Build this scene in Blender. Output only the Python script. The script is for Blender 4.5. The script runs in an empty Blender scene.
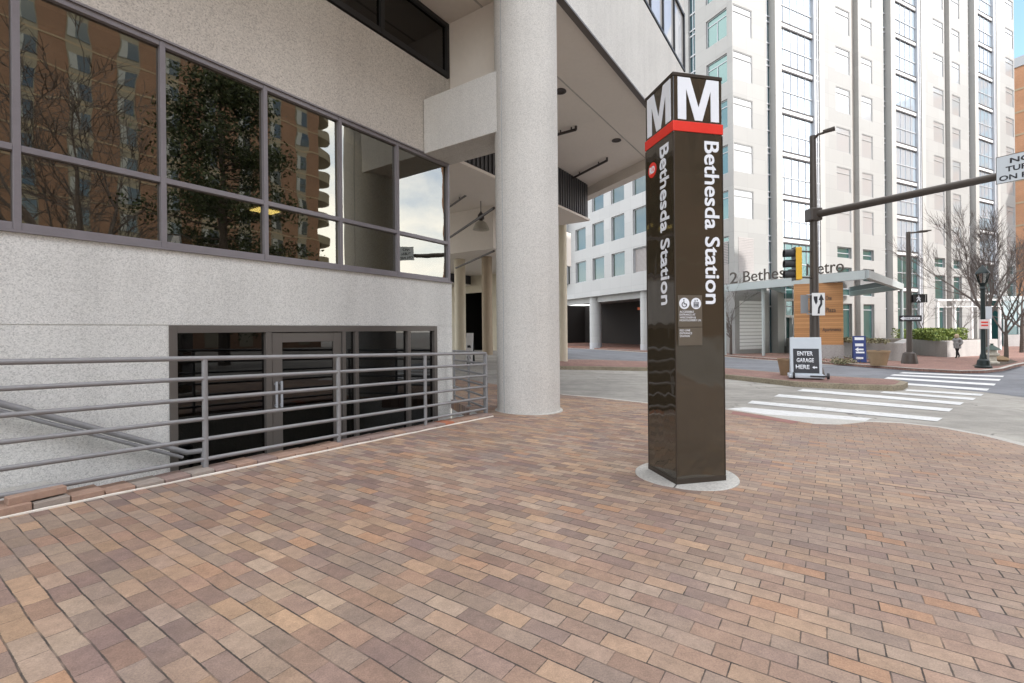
import bpy, bmesh, math, random
from mathutils import Vector, Matrix
random.seed(7)
sc = bpy.context.scene
COL = sc.collection
R = math.radians

# ------------------------------------------------------------------ camera model and frames
F = 465.0
HC = 1.27
ROLL = -0.0096
rv = Vector((math.cos(ROLL), 0, math.sin(ROLL)))
uv = Vector((-math.sin(ROLL), 0, math.cos(ROLL)))
CAM = Vector((0, 0, HC))
def ray(px, py):
    return rv * ((px - 512) / F) + uv * (-(py - 330.3) / F) + Vector((0, 1, 0))
def P(px, py, Y):
    d = ray(px, py)
    return CAM + d * (Y / d.y)
US = Vector((0.562, 0.827)).normalized()
MS = Vector((-US.y, US.x))
def smooth(x):
    x = max(0.0, min(1.0, x)); return x * x * (3 - 2 * x)
def zs(s):
    s = max(-20.0, min(60.0, s))
    if s < 6: return -0.035 * s
    if s < 14:
        d = s - 6
        return -0.21 - 0.035 * d + 0.5 * (0.018 / 8) * d * d
    return -0.21 - 0.28 + 0.072 - 0.017 * (s - 14)
def zg(x, y):
    s = x * US.x + y * US.y; m = x * MS.x + y * MS.y
    w = smooth((m - 6) / 12) * (1 - smooth((s - 24) / 20))
    return zs(s) * (1 - w) - 0.1 * w
def G(px, py, dz=0.0):
    d = ray(px, py); k = 5.0
    for _ in range(80):
        p = CAM + d * k
        k = k * 0.5 + 0.5 * ((zg(p.x, p.y) + dz - HC) / d.z)
    p = CAM + d * k
    return Vector((p.x, p.y, zg(p.x, p.y) + dz))
def S(s, m, z=0.0):
    return Vector((s * US.x + m * MS.x, s * US.y + m * MS.y, z))
FB = Matrix.Rotation(math.atan2(US.y, US.x), 4, 'Z')            # left building frame (s, m, z)
TA = R(25.2); TO = Vector((18.9, 39.4, 0))
FT = Matrix.Translation(TO) @ Matrix.Rotation(TA, 4, 'Z')         # white tower frame
I4 = Matrix.Identity(4)
def onm(px, py, m):
    d = ray(px, py); k = m / (d.x * MS.x + d.y * MS.y)
    p = CAM + d * k
    return (p.x * US.x + p.y * US.y, m, p.z)
def TWp(x, y, z=0): return FT @ Vector((x, y, z))

# ------------------------------------------------------------------ materials
class NT:
    def __init__(s, name):
        s.m = bpy.data.materials.new(name); s.m.use_nodes = True
        s.t = s.m.node_tree; s.t.nodes.clear()
        s.out = s.n('ShaderNodeOutputMaterial')
    def n(s, typ, **kw):
        nd = s.t.nodes.new(typ)
        for k, v in kw.items(): setattr(nd, k, v)
        return nd
    def put(s, sock, v):
        if isinstance(v, bpy.types.NodeSocket): s.t.links.new(v, sock)
        elif v is not None: sock.default_value = v
    def math(s, op, a, b=None, c=None, clamp=False):
        nd = s.n('ShaderNodeMath', operation=op); nd.use_clamp = clamp
        s.put(nd.inputs[0], a)
        if b is not None: s.put(nd.inputs[1], b)
        if c is not None: s.put(nd.inputs[2], c)
        return nd.outputs[0]
    def vec(s, x, y, z=0.0):
        nd = s.n('ShaderNodeCombineXYZ')
        for i, v in enumerate((x, y, z)): s.put(nd.inputs[i], v)
        return nd.outputs[0]
    def dot(s, v, w):
        nd = s.n('ShaderNodeVectorMath', operation='DOT_PRODUCT')
        s.put(nd.inputs[0], v); nd.inputs[1].default_value = w
        return nd.outputs['Value']
    def coord(s): return s.n('ShaderNodeTexCoord').outputs['Object']
    def noise(s, v, scale, detail=3, rough=0.55):
        nd = s.n('ShaderNodeTexNoise'); s.put(nd.inputs['Vector'], v)
        nd.inputs['Scale'].default_value = scale; nd.inputs['Detail'].default_value = detail
        nd.inputs['Roughness'].default_value = rough
        return nd.outputs['Fac']
    def ramp(s, fac, stops, interp='LINEAR'):
        nd = s.n('ShaderNodeValToRGB'); cr = nd.color_ramp; cr.interpolation = interp
        while len(cr.elements) > 1: cr.elements.remove(cr.elements[-1])
        cr.elements[0].position = stops[0][0]; cr.elements[0].color = c4(stops[0][1])
        for p, c in stops[1:]:
            e = cr.elements.new(p); e.color = c4(c)
        s.put(nd.inputs['Fac'], fac); return nd.outputs['Color']
    def mix(s, fac, a, b, typ='MIX'):
        nd = s.n('ShaderNodeMix', data_type='RGBA', blend_type=typ)
        s.put(nd.inputs['Factor'], fac); s.put(nd.inputs['A'] if False else nd.inputs[6], a); s.put(nd.inputs[7], b)
        return nd.outputs[2]
    def maprange(s, v, a, b, c=0.0, d=1.0):
        nd = s.n('ShaderNodeMapRange'); s.put(nd.inputs[0], v)
        for i, q in enumerate((a, b, c, d)): nd.inputs[i + 1].default_value = q
        return nd.outputs[0]
    def bump(s, h, strength=0.3, dist=0.01):
        nd = s.n('ShaderNodeBump'); nd.inputs['Strength'].default_value = strength
        nd.inputs['Distance'].default_value = dist; s.put(nd.inputs['Height'], h)
        return nd.outputs[0]
    def pbr(s, col, rough=0.7, metal=0.0, spec=0.5, normal=None, emit=None, es=0.0):
        nd = s.n('ShaderNodeBsdfPrincipled')
        s.put(nd.inputs['Base Color'], c4(col) if isinstance(col, tuple) else col)
        s.put(nd.inputs['Roughness'], rough); s.put(nd.inputs['Metallic'], metal)
        nd.inputs['Specular IOR Level'].default_value = spec
        if normal is not None: s.put(nd.inputs['Normal'], normal)
        if emit: nd.inputs['Emission Color'].default_value = c4(emit); nd.inputs['Emission Strength'].default_value = es
        return nd.outputs[0]
    def done(s, sh):
        s.t.links.new(sh, s.out.inputs['Surface']); return s.m
def c4(c): return tuple(c) + (1.0,) if len(c) == 3 else tuple(c)
def scale(c, k): return tuple(min(1.0, x * k) for x in c)

def plain(name, col, rough=0.6, metal=0.0, var=0.12, vs=3.0, bump=0.0, bs=60, spec=0.5, emit=None, es=0.0):
    n = NT(name); co = n.coord()
    f = n.noise(co, vs, 5)
    f2 = n.noise(co, vs * 13, 3)
    f = n.math('ADD', n.math('MULTIPLY', f, 0.65), n.math('MULTIPLY', f2, 0.35))
    c = n.ramp(f, [(0.3, scale(col, 1 - var)), (0.7, scale(col, 1 + var))])
    nm = n.bump(n.noise(co, bs, 3), bump, 0.01) if bump else None
    rr = n.maprange(f, 0.3, 0.7, max(0.02, rough - 0.06), min(1, rough + 0.08))
    return n.done(n.pbr(c, rr, metal, spec, nm, emit, es))

def aggregate(name, col, contrast=0.45, sc1=75.0, streak=0.14, joints=None):
    n = NT(name); co = n.coord()
    a = n.noise(co, sc1, 4, 0.7)
    vor = n.n('ShaderNodeTexVoronoi'); n.put(vor.inputs['Vector'], co); vor.inputs['Scale'].default_value = sc1 * 1.1
    hsv = n.n('ShaderNodeSeparateColor'); n.put(hsv.inputs[0], vor.outputs['Color'])
    mixv = n.math('ADD', n.math('MULTIPLY', a, 0.6), n.math('MULTIPLY', hsv.outputs[0], 0.4))
    c = n.ramp(mixv, [(0.22, scale(col, 1 - contrast)), (0.42, scale(col, 0.93)), (0.6, scale(col, 1.04)), (0.8, scale(col, 1 + contrast * 0.5))])
    big = n.noise(co, 0.7, 4)
    st = n.n('ShaderNodeMapping'); n.put(st.inputs['Vector'], co); st.inputs['Scale'].default_value = (2.6, 2.6, 0.12)
    sk = n.noise(st.outputs[0], 1.0, 5, 0.6)
    k = n.math('ADD', n.math('MULTIPLY', big, 0.5), n.math('MULTIPLY', sk, 0.5))
    c = n.mix(1.0, c, n.ramp(k, [(0.3, (1 - streak,) * 3), (0.62, (1.0, 1.0, 1.0))]), 'MULTIPLY')
    nm = n.bump(mixv, 0.35, 0.006)
    return n.done(n.pbr(c, 0.85, 0, 0.3, nm))

def brick_paving(name, palette, joint=(0.062, 0.051, 0.044), swap=True, w=0.1016, l=0.2032, jw=0.0028, tone=1.0):
    n = NT(name); co = n.coord()
    wob = n.noise(co, 2.2, 2)
    s0 = n.math('ADD', n.dot(co, (US.x, US.y, 0)), n.math('MULTIPLY', n.math('SUBTRACT', wob, 0.5), 0.022))
    t0 = n.math('ADD', n.dot(co, (-MS.x, -MS.y, 0)), n.math('MULTIPLY', n.math('SUBTRACT', wob, 0.5), 0.008))
    s, t = s0, t0
    S_ = n.math('DIVIDE', s, w); row = n.math('FLOOR', S_); fr = n.math('SUBTRACT', S_, row)
    wn1 = n.n('ShaderNodeTexWhiteNoise', noise_dimensions='1D'); n.put(wn1.inputs['W'], row)
    off = n.math('ADD', n.math('MULTIPLY', n.math('FLOORED_MODULO', row, 2.0), 0.5), n.math('MULTIPLY', wn1.outputs['Value'], 0.16))
    T_ = n.math('ADD', n.math('DIVIDE', t, l), off); colm = n.math('FLOOR', T_); fc = n.math('SUBTRACT', T_, colm)
    wn = n.n('ShaderNodeTexWhiteNoise', noise_dimensions='2D'); n.put(wn.inputs['Vector'], n.vec(row, colm))
    sp = n.n('ShaderNodeSeparateColor'); n.put(sp.inputs[0], wn.outputs['Color'])
    clus = n.noise(co, 1.1, 3)
    pick = n.math('ADD', n.math('MULTIPLY', wn.outputs['Value'], 0.8), n.math('MULTIPLY', clus, 0.2), clamp=True)
    N = len(palette)
    c = n.ramp(wn.outputs['Value'], [(i / N, p) for i, p in enumerate(palette)], 'CONSTANT')
    c = n.mix(0.35, c, n.ramp(clus, [(0.35, palette[2]), (0.65, palette[0])]))
    c = n.mix(1.0, c, n.ramp(sp.outputs[1], [(0, (0.80 * tone,) * 3), (1, (1.08 * tone,) * 3)]), 'MULTIPLY')
    if swap:                                                       # paler, more even batch of bricks towards the kerb
        k3 = n.maprange(n.math('ADD', t0, n.math('MULTIPLY', clus, 0.8)), -2.0, 1.6, 0.05, 0.5)
        c = n.mix(k3, c, (0.385, 0.30, 0.25, 1))
        og = n.math('MULTIPLY', n.math('GREATER_THAN', sp.outputs[2], 0.965), 0.7)
        c = n.mix(og, c, (0.46, 0.27, 0.165, 1))
    fine = n.noise(co, 160, 4, 0.7); mid = n.noise(co, 17, 5, 0.65); st = n.noise(co, 0.45, 5)
    c = n.mix(1.0, c, n.ramp(fine, [(0.3, (0.72,) * 3), (0.7, (1.16,) * 3)]), 'MULTIPLY')
    c = n.mix(1.0, c, n.ramp(mid, [(0.3, (0.80, 0.79, 0.78)), (0.7, (1.12, 1.10, 1.08))]), 'MULTIPLY')
    c = n.mix(1.0, c, n.ramp(st, [(0.3, (0.82, 0.8, 0.79)), (0.65, (1.05,) * 3)]), 'MULTIPLY')
    v2 = n.n('ShaderNodeTexVoronoi'); n.put(v2.inputs['Vector'], co); v2.inputs['Scale'].default_value = 2.1; v2.inputs['Randomness'].default_value = 1.0
    sp2 = n.n('ShaderNodeSeparateColor'); n.put(sp2.inputs[0], v2.outputs['Color'])
    blot = n.math('MULTIPLY', n.maprange(v2.outputs['Distance'], 0.03, 0.11, 1.0, 0.0), n.math('MULTIPLY', n.math('GREATER_THAN', sp2.outputs[0], 0.6), 0.3))
    c = n.mix(blot, c, c4(scale(joint, 2.2)))
    # a few dark gum spots
    vo = n.n('ShaderNodeTexVoronoi'); n.put(vo.inputs['Vector'], co); vo.inputs['Scale'].default_value = 1.3
    spot = n.maprange(vo.outputs['Distance'], 0.018, 0.028, 0.35, 1.0)
    c = n.mix(1.0, c, n.vec(spot, spot, spot), 'MULTIPLY')
    ds = n.math('SUBTRACT', n.math('MULTIPLY', n.math('MINIMUM', fr, n.math('SUBTRACT', 1.0, fr)), w), 0.0008)
    dt = n.math('ADD', n.math('MULTIPLY', n.math('MINIMUM', fc, n.math('SUBTRACT', 1.0, fc)), l), 0.0010)
    if swap: dt = n.math('SUBTRACT', dt, n.maprange(t0, -1.0, 0.8, 0.0, 0.0022))
    d = n.math('ADD', n.math('MINIMUM', ds, dt), n.math('MULTIPLY', n.math('SUBTRACT', n.noise(co, 40, 2), 0.5), 0.0048))
    mask = n.math('MULTIPLY', n.maprange(d, jw * 0.6, jw * 1.35, 1.0, 0.0), n.maprange(n.noise(co, 5.0, 3), 0.36, 0.56, 0.35, 1.0))
    c = n.mix(mask, c, c4(joint))
    if swap:                                                       # the wide joint where the bond turns
        wj = n.math('MULTIPLY', n.math('LESS_THAN', n.math('ABSOLUTE', n.math('SUBTRACT', s0, 5.486)), 0.012), n.math('GREATER_THAN', t0, 0.36))
        c = n.mix(n.math('MULTIPLY', wj, 0.8), c, c4(scale(joint, 0.7)))
    h = n.math('ADD', n.math('SUBTRACT', 1.0, mask), n.math('ADD', n.math('MULTIPLY', fine, 0.22), n.math('MULTIPLY', sp.outputs[2], 0.5)))
    return n.done(n.pbr(c, n.maprange(mid, 0.3, 0.7, 0.72, 0.9), 0, 0.35, n.bump(h, 0.5, 0.004)))

def brick_wall(name, base, dark, mortar, rowh=0.075, ln=0.22):
    n = NT(name); co = n.coord()
    b = n.n('ShaderNodeTexBrick'); sep = n.n('ShaderNodeSeparateXYZ'); n.put(sep.inputs[0], co)
    n.put(b.inputs['Vector'], n.vec(n.math('ADD', sep.outputs[0], sep.outputs[1]), sep.outputs[2]))
    b.inputs['Color1'].default_value = c4(base); b.inputs['Color2'].default_value = c4(dark); b.inputs['Mortar'].default_value = c4(mortar)
    b.inputs['Scale'].default_value = 1.0; b.inputs['Brick Width'].default_value = ln; b.inputs['Row Height'].default_value = rowh
    b.inputs['Mortar Size'].default_value = 0.008
    c = n.mix(1.0, b.outputs['Color'], n.ramp(n.noise(co, 0.4, 4), [(0.3, (0.85,) * 3), (0.7, (1.08,) * 3)]), 'MULTIPLY')
    return n.done(n.pbr(c, 0.85, 0, 0.3))

def panelled(name, col, px=1.4, pz=1.0, line=0.8, jw=0.012, var=0.06):
    n = NT(name); co = n.coord(); sep = n.n('ShaderNodeSeparateXYZ'); n.put(sep.inputs[0], co)
    a = n.math('DIVIDE', n.math('ADD', sep.outputs[0], sep.outputs[1]), px); z = n.math('DIVIDE', sep.outputs[2], pz)
    fa = n.math('FRACT', a); fz = n.math('FRACT', z)
    ja = n.math('LESS_THAN', fa, jw / px); jz = n.math('LESS_THAN', fz, jw / pz)
    j = n.math('MAXIMUM', ja, jz)
    wn = n.n('ShaderNodeTexWhiteNoise', noise_dimensions='2D'); n.put(wn.inputs['Vector'], n.vec(n.math('FLOOR', a), n.math('FLOOR', z)))
    c = n.ramp(n.math('ADD', n.math('MULTIPLY', wn.outputs['Value'], 0.6), n.math('MULTIPLY', n.noise(co, 0.5, 4), 0.4)), [(0.1, scale(col, 1 - var)), (0.9, scale(col, 1 + var))])
    c = n.mix(j, c, c4(scale(col, line)))
    return n.done(n.pbr(c, 0.6, 0, 0.35))

def glass(name, tint, refl=0.25, rough=0.01, gcol=(0.9, 0.92, 0.95), wav=0.0):
    n = NT(name)
    fr = n.n('ShaderNodeFresnel'); fr.inputs['IOR'].default_value = 1.5
    fac = n.math('ADD', refl, n.math('MULTIPLY', fr.outputs[0], 1.0 - refl), clamp=True)
    tr = n.n('ShaderNodeBsdfTransparent'); tr.inputs['Color'].default_value = c4(tint)
    gl = n.n('ShaderNodeBsdfGlossy'); gl.inputs['Roughness'].default_value = rough; gl.inputs['Color'].default_value = c4(gcol)
    if wav: n.put(gl.inputs['Normal'], n.bump(n.noise(n.coord(), 0.9, 2), wav, 0.05))
    mx = n.n('ShaderNodeMixShader'); n.put(mx.inputs[0], fac); n.put(mx.inputs[1], tr.outputs[0]); n.put(mx.inputs[2], gl.outputs[0])
    return n.done(mx.outputs[0])

def dark_glass(name, col, refl=0.35, gcol=(0.9, 0.95, 1.0), wav=0.0, rough=0.02):
    n = NT(name)
    fr = n.n('ShaderNodeFresnel'); fr.inputs['IOR'].default_value = 1.5
    fac = n.math('ADD', refl, n.math('MULTIPLY', fr.outputs[0], 1.0 - refl), clamp=True)
    d = n.pbr(col, 0.3, 0, 0.2)
    gl = n.n('ShaderNodeBsdfGlossy'); gl.inputs['Roughness'].default_value = rough; gl.inputs['Color'].default_value = c4(gcol)
    if wav: n.put(gl.inputs['Normal'], n.bump(n.noise(n.coord(), 0.35, 2), wav, 0.2))
    mx = n.n('ShaderNodeMixShader'); n.put(mx.inputs[0], fac); n.put(mx.inputs[1], d); n.put(mx.inputs[2], gl.outputs[0])
    return n.done(mx.outputs[0])

def foliage(name, a, b):
    n = NT(name)
    g = n.n('ShaderNodeNewGeometry')
    c = n.ramp(g.outputs['Random Per Island'], [(0, a), (0.6, b), (1, scale(b, 1.5))])
    return n.done(n.pbr(c, 0.6, 0, 0.3))

def wood_panel(name):
    n = NT(name); co = n.coord(); sep = n.n('ShaderNodeSeparateXYZ'); n.put(sep.inputs[0], co)
    z = n.math('DIVIDE', sep.outputs[2], 0.14); fz = n.math('FRACT', z)
    wn = n.n('ShaderNodeTexWhiteNoise', noise_dimensions='1D'); n.put(wn.inputs['W'], n.math('FLOOR', z))
    st = n.n('ShaderNodeMapping'); n.put(st.inputs['Vector'], co); st.inputs['Scale'].default_value = (1, 1, 30)
    g = n.noise(st.outputs[0], 2.0, 4)
    c = n.ramp(n.math('ADD', n.math('MULTIPLY', wn.outputs['Value'], 0.5), n.math('MULTIPLY', g, 0.5)), [(0.2, (0.36, 0.17, 0.065)), (0.8, (0.55, 0.29, 0.12))])
    c = n.mix(n.math('LESS_THAN', fz, 0.06), c, (0.16, 0.08, 0.03, 1))
    return n.done(n.pbr(c, 0.5, 0, 0.4))

def pylon_mat(name, col, wav):
    n = NT(name); co = n.coord()
    mp = n.n('ShaderNodeMapping'); n.put(mp.inputs['Vector'], co); mp.inputs['Scale'].default_value = (2.4, 2.4, 1.0)
    h = n.noise(mp.outputs[0], 2.2, 1)
    sm = n.noise(co, 6, 4)
    return n.done(n.pbr(c4(col), n.maprange(sm, 0.3, 0.7, 0.02, 0.06), 0.0, 1.0, n.bump(h, wav, 0.03)))

M = {}
def dsat(c, k=.95, g=1.08):
    l = .3 * c[0] + .55 * c[1] + .15 * c[2]
    return tuple((l + (x - l) * k) * g * q for x, q in zip(c, (1.0, .988, .955)))
M['brick'] = brick_paving('brick_pavers', [dsat(c_) for c_ in [(0.47, 0.315, 0.20), (0.34, 0.27, 0.215), (0.255, 0.175, 0.16), (0.42, 0.335, 0.26), (0.33, 0.225, 0.175),
    (0.275, 0.225, 0.195), (0.36, 0.225, 0.16), (0.40, 0.29, 0.22), (0.22, 0.165, 0.155), (0.37, 0.29, 0.235), (0.31, 0.195, 0.145), (0.43, 0.30, 0.205)]])
M['brick_red'] = brick_paving('red_brick_pavers', [(0.30, 0.17, 0.14), (0.26, 0.15, 0.13), (0.33, 0.20, 0.16), (0.24, 0.14, 0.12)], swap=False)
M['road'] = aggregate('road_concrete', (0.33, 0.315, 0.285), 0.2, 45, 0.3)
M['asphalt'] = aggregate('asphalt', (0.165, 0.17, 0.185), 0.35, 60, 0.2)
M['agg'] = aggregate('exposed_aggregate', (0.575, 0.53, 0.47), 0.46, 60, 0.12)
M['agg_fine'] = aggregate('fine_concrete', (0.665, 0.65, 0.61), 0.40, 85, 0.14)
M['colm'] = aggregate('column_concrete', (0.615, 0.595, 0.555), 0.30, 80, 0.14)
M['kerbc'] = aggregate('kerb_concrete', (0.50, 0.48, 0.44), 0.25, 60, 0.2)
M['granite'] = aggregate('granite', (0.42, 0.40, 0.385), 0.3, 40, 0.2)
M['kerb_old'] = aggregate('weathered_kerb', (0.33, 0.28, 0.20), 0.4, 30, 0.35)
M['caulk'] = plain('white_sealant', (0.72, 0.66, 0.58), 0.6, 0, 0.1, 6)
M['soffit'] = plain('painted_soffit', (0.73, 0.675, 0.61), 0.75, 0, 0.05, 0.6)
M['frame'] = plain('bronze_grey_frame', (0.20, 0.182, 0.19), 0.42, 0.1, 0.1, 4)
M['frame_d'] = plain('taupe_door_frame', (0.115, 0.10, 0.088), 0.45, 0.2, 0.08, 4)
M['black'] = plain('black_metal', (0.022, 0.022, 0.023), 0.5, 0, 0.1, 4)
M['rail'] = plain('grey_painted_steel', (0.235, 0.23, 0.23), 0.45, 0.1, 0.12, 9, 0.08, 90)
M['glass'] = glass('tinted_glass', (0.36, 0.33, 0.22), 0.24, 0.012, (0.90, 0.87, 0.77), 0.07)
M['glass_low'] = glass('dark_storefront_glass', (0.16, 0.16, 0.16), 0.035, 0.01, (0.85, 0.85, 0.85))
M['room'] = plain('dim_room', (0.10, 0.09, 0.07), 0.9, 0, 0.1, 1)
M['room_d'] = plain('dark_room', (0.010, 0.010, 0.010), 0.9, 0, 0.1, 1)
M['lamp_warm'] = plain('lit_ceiling_panel', (0.9, 0.8, 0.5), 0.5, 0, 0.02, 3, emit=(1.0, 0.72, 0.25), es=2.2)
M['lamp_white'] = plain('lit_cream_panel', (0.9, 0.85, 0.7), 0.5, 0, 0.02, 3, emit=(1.0, 0.88, 0.55), es=3.5)
M['white'] = plain('white_paint', (0.75, 0.75, 0.74), 0.5, 0, 0.05, 4)
def worn_paint(name):
    n = NT(name); co = n.coord()
    a = n.noise(co, 9, 6, 0.75); b = n.noise(co, 70, 3, 0.7); g = n.noise(co, 0.8, 3)
    k = n.math('ADD', n.math('MULTIPLY', a, 0.6), n.math('ADD', n.math('MULTIPLY', b, 0.25), n.math('MULTIPLY', g, 0.15)))
    c = n.ramp(k, [(0.36, (0.34, 0.33, 0.31)), (0.45, (0.60, 0.60, 0.59)), (0.6, (0.70, 0.70, 0.69))])
    return n.done(n.pbr(c, 0.75, 0, 0.3))
M['stripe'] = worn_paint('road_paint')
def road_mat(name, col, seed):
    n = NT(name); co = n.coord()
    f = n.noise(co, 55, 4, 0.7); m1 = n.noise(co, 0.5, 5, 0.6); m2 = n.noise(co, 3.2, 5, 0.65)
    mp = n.n('ShaderNodeMapping'); n.put(mp.inputs['Vector'], co); mp.inputs['Scale'].default_value = (0.25, 1.6, 1); mp.inputs['Rotation'].default_value = (0, 0, R(20))
    st = n.noise(mp.outputs[0], 1.0, 4)
    c = n.ramp(f, [(0.25, scale(col, 0.78)), (0.75, scale(col, 1.18))])
    for v, lo in ((m1, 0.80), (m2, 0.86), (st, 0.84)):
        c = n.mix(1.0, c, n.ramp(v, [(0.34, (lo,) * 3), (0.62, (1.05,) * 3)]), 'MULTIPLY')
    wob = n.n('ShaderNodeVectorMath', operation='ADD'); n.put(wob.inputs[0], co)
    nz = n.n('ShaderNodeTexNoise'); n.put(nz.inputs['Vector'], co); nz.inputs['Scale'].default_value = 1.6; n.put(wob.inputs[1], nz.outputs['Color'])
    vo = n.n('ShaderNodeTexVoronoi', feature='DISTANCE_TO_EDGE'); n.put(vo.inputs['Vector'], wob.outputs[0]); vo.inputs['Scale'].default_value = 0.23
    cr = n.math('MULTIPLY', n.maprange(vo.outputs['Distance'], 0.001, 0.006, 1.0, 0.0), n.maprange(m1, 0.42, 0.55, 0.0, 0.75))
    c = n.mix(cr, c, c4(scale(col, 0.35)))
    return n.done(n.pbr(c, 0.85, 0, 0.3, n.bump(f, 0.3, 0.005)))
M['road'] = road_mat('road_concrete', (0.36, 0.34, 0.305), 1)
M['asphalt'] = road_mat('asphalt', (0.185, 0.19, 0.205), 2)
M['red'] = plain('red_plastic', (0.72, 0.035, 0.02), 0.4, 0, 0.05, 5)
M['redmat'] = plain('red_tactile', (0.27, 0.13, 0.11), 0.8, 0, 0.2, 6)
M['pylon'] = pylon_mat('brown_enamel', (0.042, 0.033, 0.021), 0.2)
M['pylon_cap'] = plain('brown_cap', (0.05, 0.038, 0.028), 0.4, 0.3, 0.1, 5)
M['letter'] = plain('white_letter', (0.78, 0.80, 0.84), 0.45, 0, 0.03, 5)
M['plaque'] = plain('plaque_brown', (0.115, 0.095, 0.07), 0.4, 0, 0.06, 5)
M['ink'] = plain('dark_ink', (0.02, 0.02, 0.025), 0.5, 0, 0.05, 5)
M['cream'] = plain('cream_painted_concrete', (0.60, 0.54, 0.42), 0.7, 0, 0.08, 1.2)
M['brownc'] = plain('brown_column', (0.33, 0.26, 0.18), 0.7, 0, 0.1, 1.2)
M['louvre'] = plain('dark_louvre', (0.07, 0.07, 0.075), 0.5, 0.2, 0.12, 3)
M['pipe'] = plain('dark_pipe', (0.07, 0.06, 0.055), 0.5, 0.3, 0.1, 6)
M['tower'] = panelled('tower_precast', (0.305, 0.30, 0.288), 2.3, 1.31, 0.86, 0.03)
M['fin'] = plain('tower_fin', (0.36, 0.35, 0.33), 0.6, 0, 0.06, 0.4)
M['blindframe'] = plain('pale_window_frame', (0.30, 0.30, 0.295), 0.6, 0, 0.05, 1)
M['groove'] = plain('tower_groove', (0.40, 0.37, 0.33), 0.7, 0, 0.06, 0.4)
M['tglass'] = dark_glass('tower_curtain_glass', (0.40, 0.46, 0.51), 0.34, gcol=(0.74, 0.82, 0.90), wav=0.02)
M['tglass_g'] = dark_glass('tower_green_glass', (0.035, 0.09, 0.085), 0.16, gcol=(0.42, 0.58, 0.58), wav=0.02)
M['tglass_m'] = dark_glass('grey_block_glass', (0.06, 0.085, 0.075), 0.18, gcol=(0.42, 0.42, 0.38), wav=0.03)
M['tglass_d'] = dark_glass('tower_slot_glass', (0.025, 0.06, 0.075), 0.14, gcol=(0.45, 0.6, 0.65))
M['blind'] = dark_glass('blind_behind_glass', (0.335, 0.335, 0.335), 0.10, rough=0.1)
M['blind_l'] = dark_glass('cream_blind_glass', (0.72, 0.70, 0.66), 0.06, gcol=(0.7, 0.7, 0.7))
M['spandrel'] = plain('dark_spandrel', (0.035, 0.03, 0.032), 0.6, 0.1, 0.1, 2)
M['silver'] = plain('silver_mullion', (0.40, 0.41, 0.43), 0.45, 0.1, 0.05, 2)
M['greyb'] = panelled('grey_precast', (0.38, 0.38, 0.375), 1.92, 1.41, 0.84, 0.035)
M['louv_l'] = plain('light_louvre', (0.36, 0.33, 0.32), 0.6, 0.1, 0.08, 3)
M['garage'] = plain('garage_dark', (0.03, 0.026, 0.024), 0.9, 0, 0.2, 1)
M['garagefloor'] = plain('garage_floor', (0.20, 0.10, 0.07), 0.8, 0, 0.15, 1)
M['wood'] = wood_panel('cedar_boards')
M['canopy'] = plain('grey_canopy_steel', (0.42, 0.46, 0.46), 0.4, 0.2, 0.06, 1)
M['canopyglass'] = glass('canopy_glass', (0.72, 0.82, 0.80), 0.12)
M['bronze'] = plain('bronze_pole', (0.07, 0.058, 0.05), 0.45, 0.3, 0.12, 4)
M['signgrey'] = plain('sign_white_grey', (0.56, 0.60, 0.64), 0.5, 0, 0.04, 3)
M['signback'] = plain('aluminium_back', (0.30, 0.31, 0.32), 0.5, 0.3, 0.05, 3)
M['yellow'] = plain('yellow_housing', (0.75, 0.42, 0.02), 0.45, 0, 0.08, 4)
M['navy'] = plain('navy_board', (0.02, 0.04, 0.17), 0.5, 0, 0.06, 3)
M['terra'] = plain('tan_planter', (0.30, 0.205, 0.12), 0.8, 0, 0.12, 4, 0.1, 30)
M['soil'] = plain('soil', (0.07, 0.05, 0.035), 0.95, 0, 0.3, 8)
M['greenblk'] = plain('dark_green_iron', (0.008, 0.016, 0.016), 0.4, 0.3, 0.1, 6)
M['lampglass'] = glass('lantern_glass', (0.8, 0.82, 0.8), 0.2)
M['bark'] = plain('bark', (0.09, 0.072, 0.06), 0.9, 0, 0.3, 12, 0.4, 40)
M['twig'] = plain('twig', (0.12, 0.098, 0.088), 0.9, 0, 0.25, 6)
M['leaf'] = foliage('hedge_leaf', (0.05, 0.10, 0.02), (0.18, 0.22, 0.05))
M['leaf_d'] = foliage('evergreen_leaf', (0.018, 0.03, 0.012), (0.05, 0.065, 0.025))
M['leaf_dry'] = foliage('dry_ground_cover', (0.10, 0.10, 0.05), (0.22, 0.20, 0.12))
M['apt'] = brick_wall('orange_brick', (0.235, 0.128, 0.08), (0.20, 0.105, 0.065), (0.20, 0.155, 0.115))
M['apt_far'] = brick_wall('far_orange_brick', (0.42, 0.20, 0.10), (0.36, 0.17, 0.085), (0.32, 0.24, 0.18))
M['band'] = plain('tan_band', (0.30, 0.23, 0.15), 0.8, 0, 0.08, 1)
M['baypanel'] = plain('bay_panel', (0.22, 0.195, 0.145), 0.8, 0, 0.08, 1)
M['aptwin'] = dark_glass('apartment_glass', (0.03, 0.035, 0.035), 0.10, gcol=(0.5, 0.55, 0.55))
M['curtain'] = plain('pale_curtain', (0.30, 0.31, 0.30), 0.8, 0, 0.1, 1)
M['coat'] = plain('grey_tweed_coat', (0.26, 0.26, 0.26), 0.95, 0, 0.5, 9, 0.6, 60)
M['trouser'] = plain('black_trousers', (0.012, 0.012, 0.014), 0.9, 0, 0.1, 8)
M['skin'] = plain('skin', (0.55, 0.36, 0.27), 0.6, 0, 0.05, 8)
M['hair'] = plain('blond_hair', (0.45, 0.36, 0.24), 0.8, 0, 0.25, 30)
M['hyd'] = plain('pale_cast_stone', (0.48, 0.45, 0.38), 0.7, 0, 0.15, 6)
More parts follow.
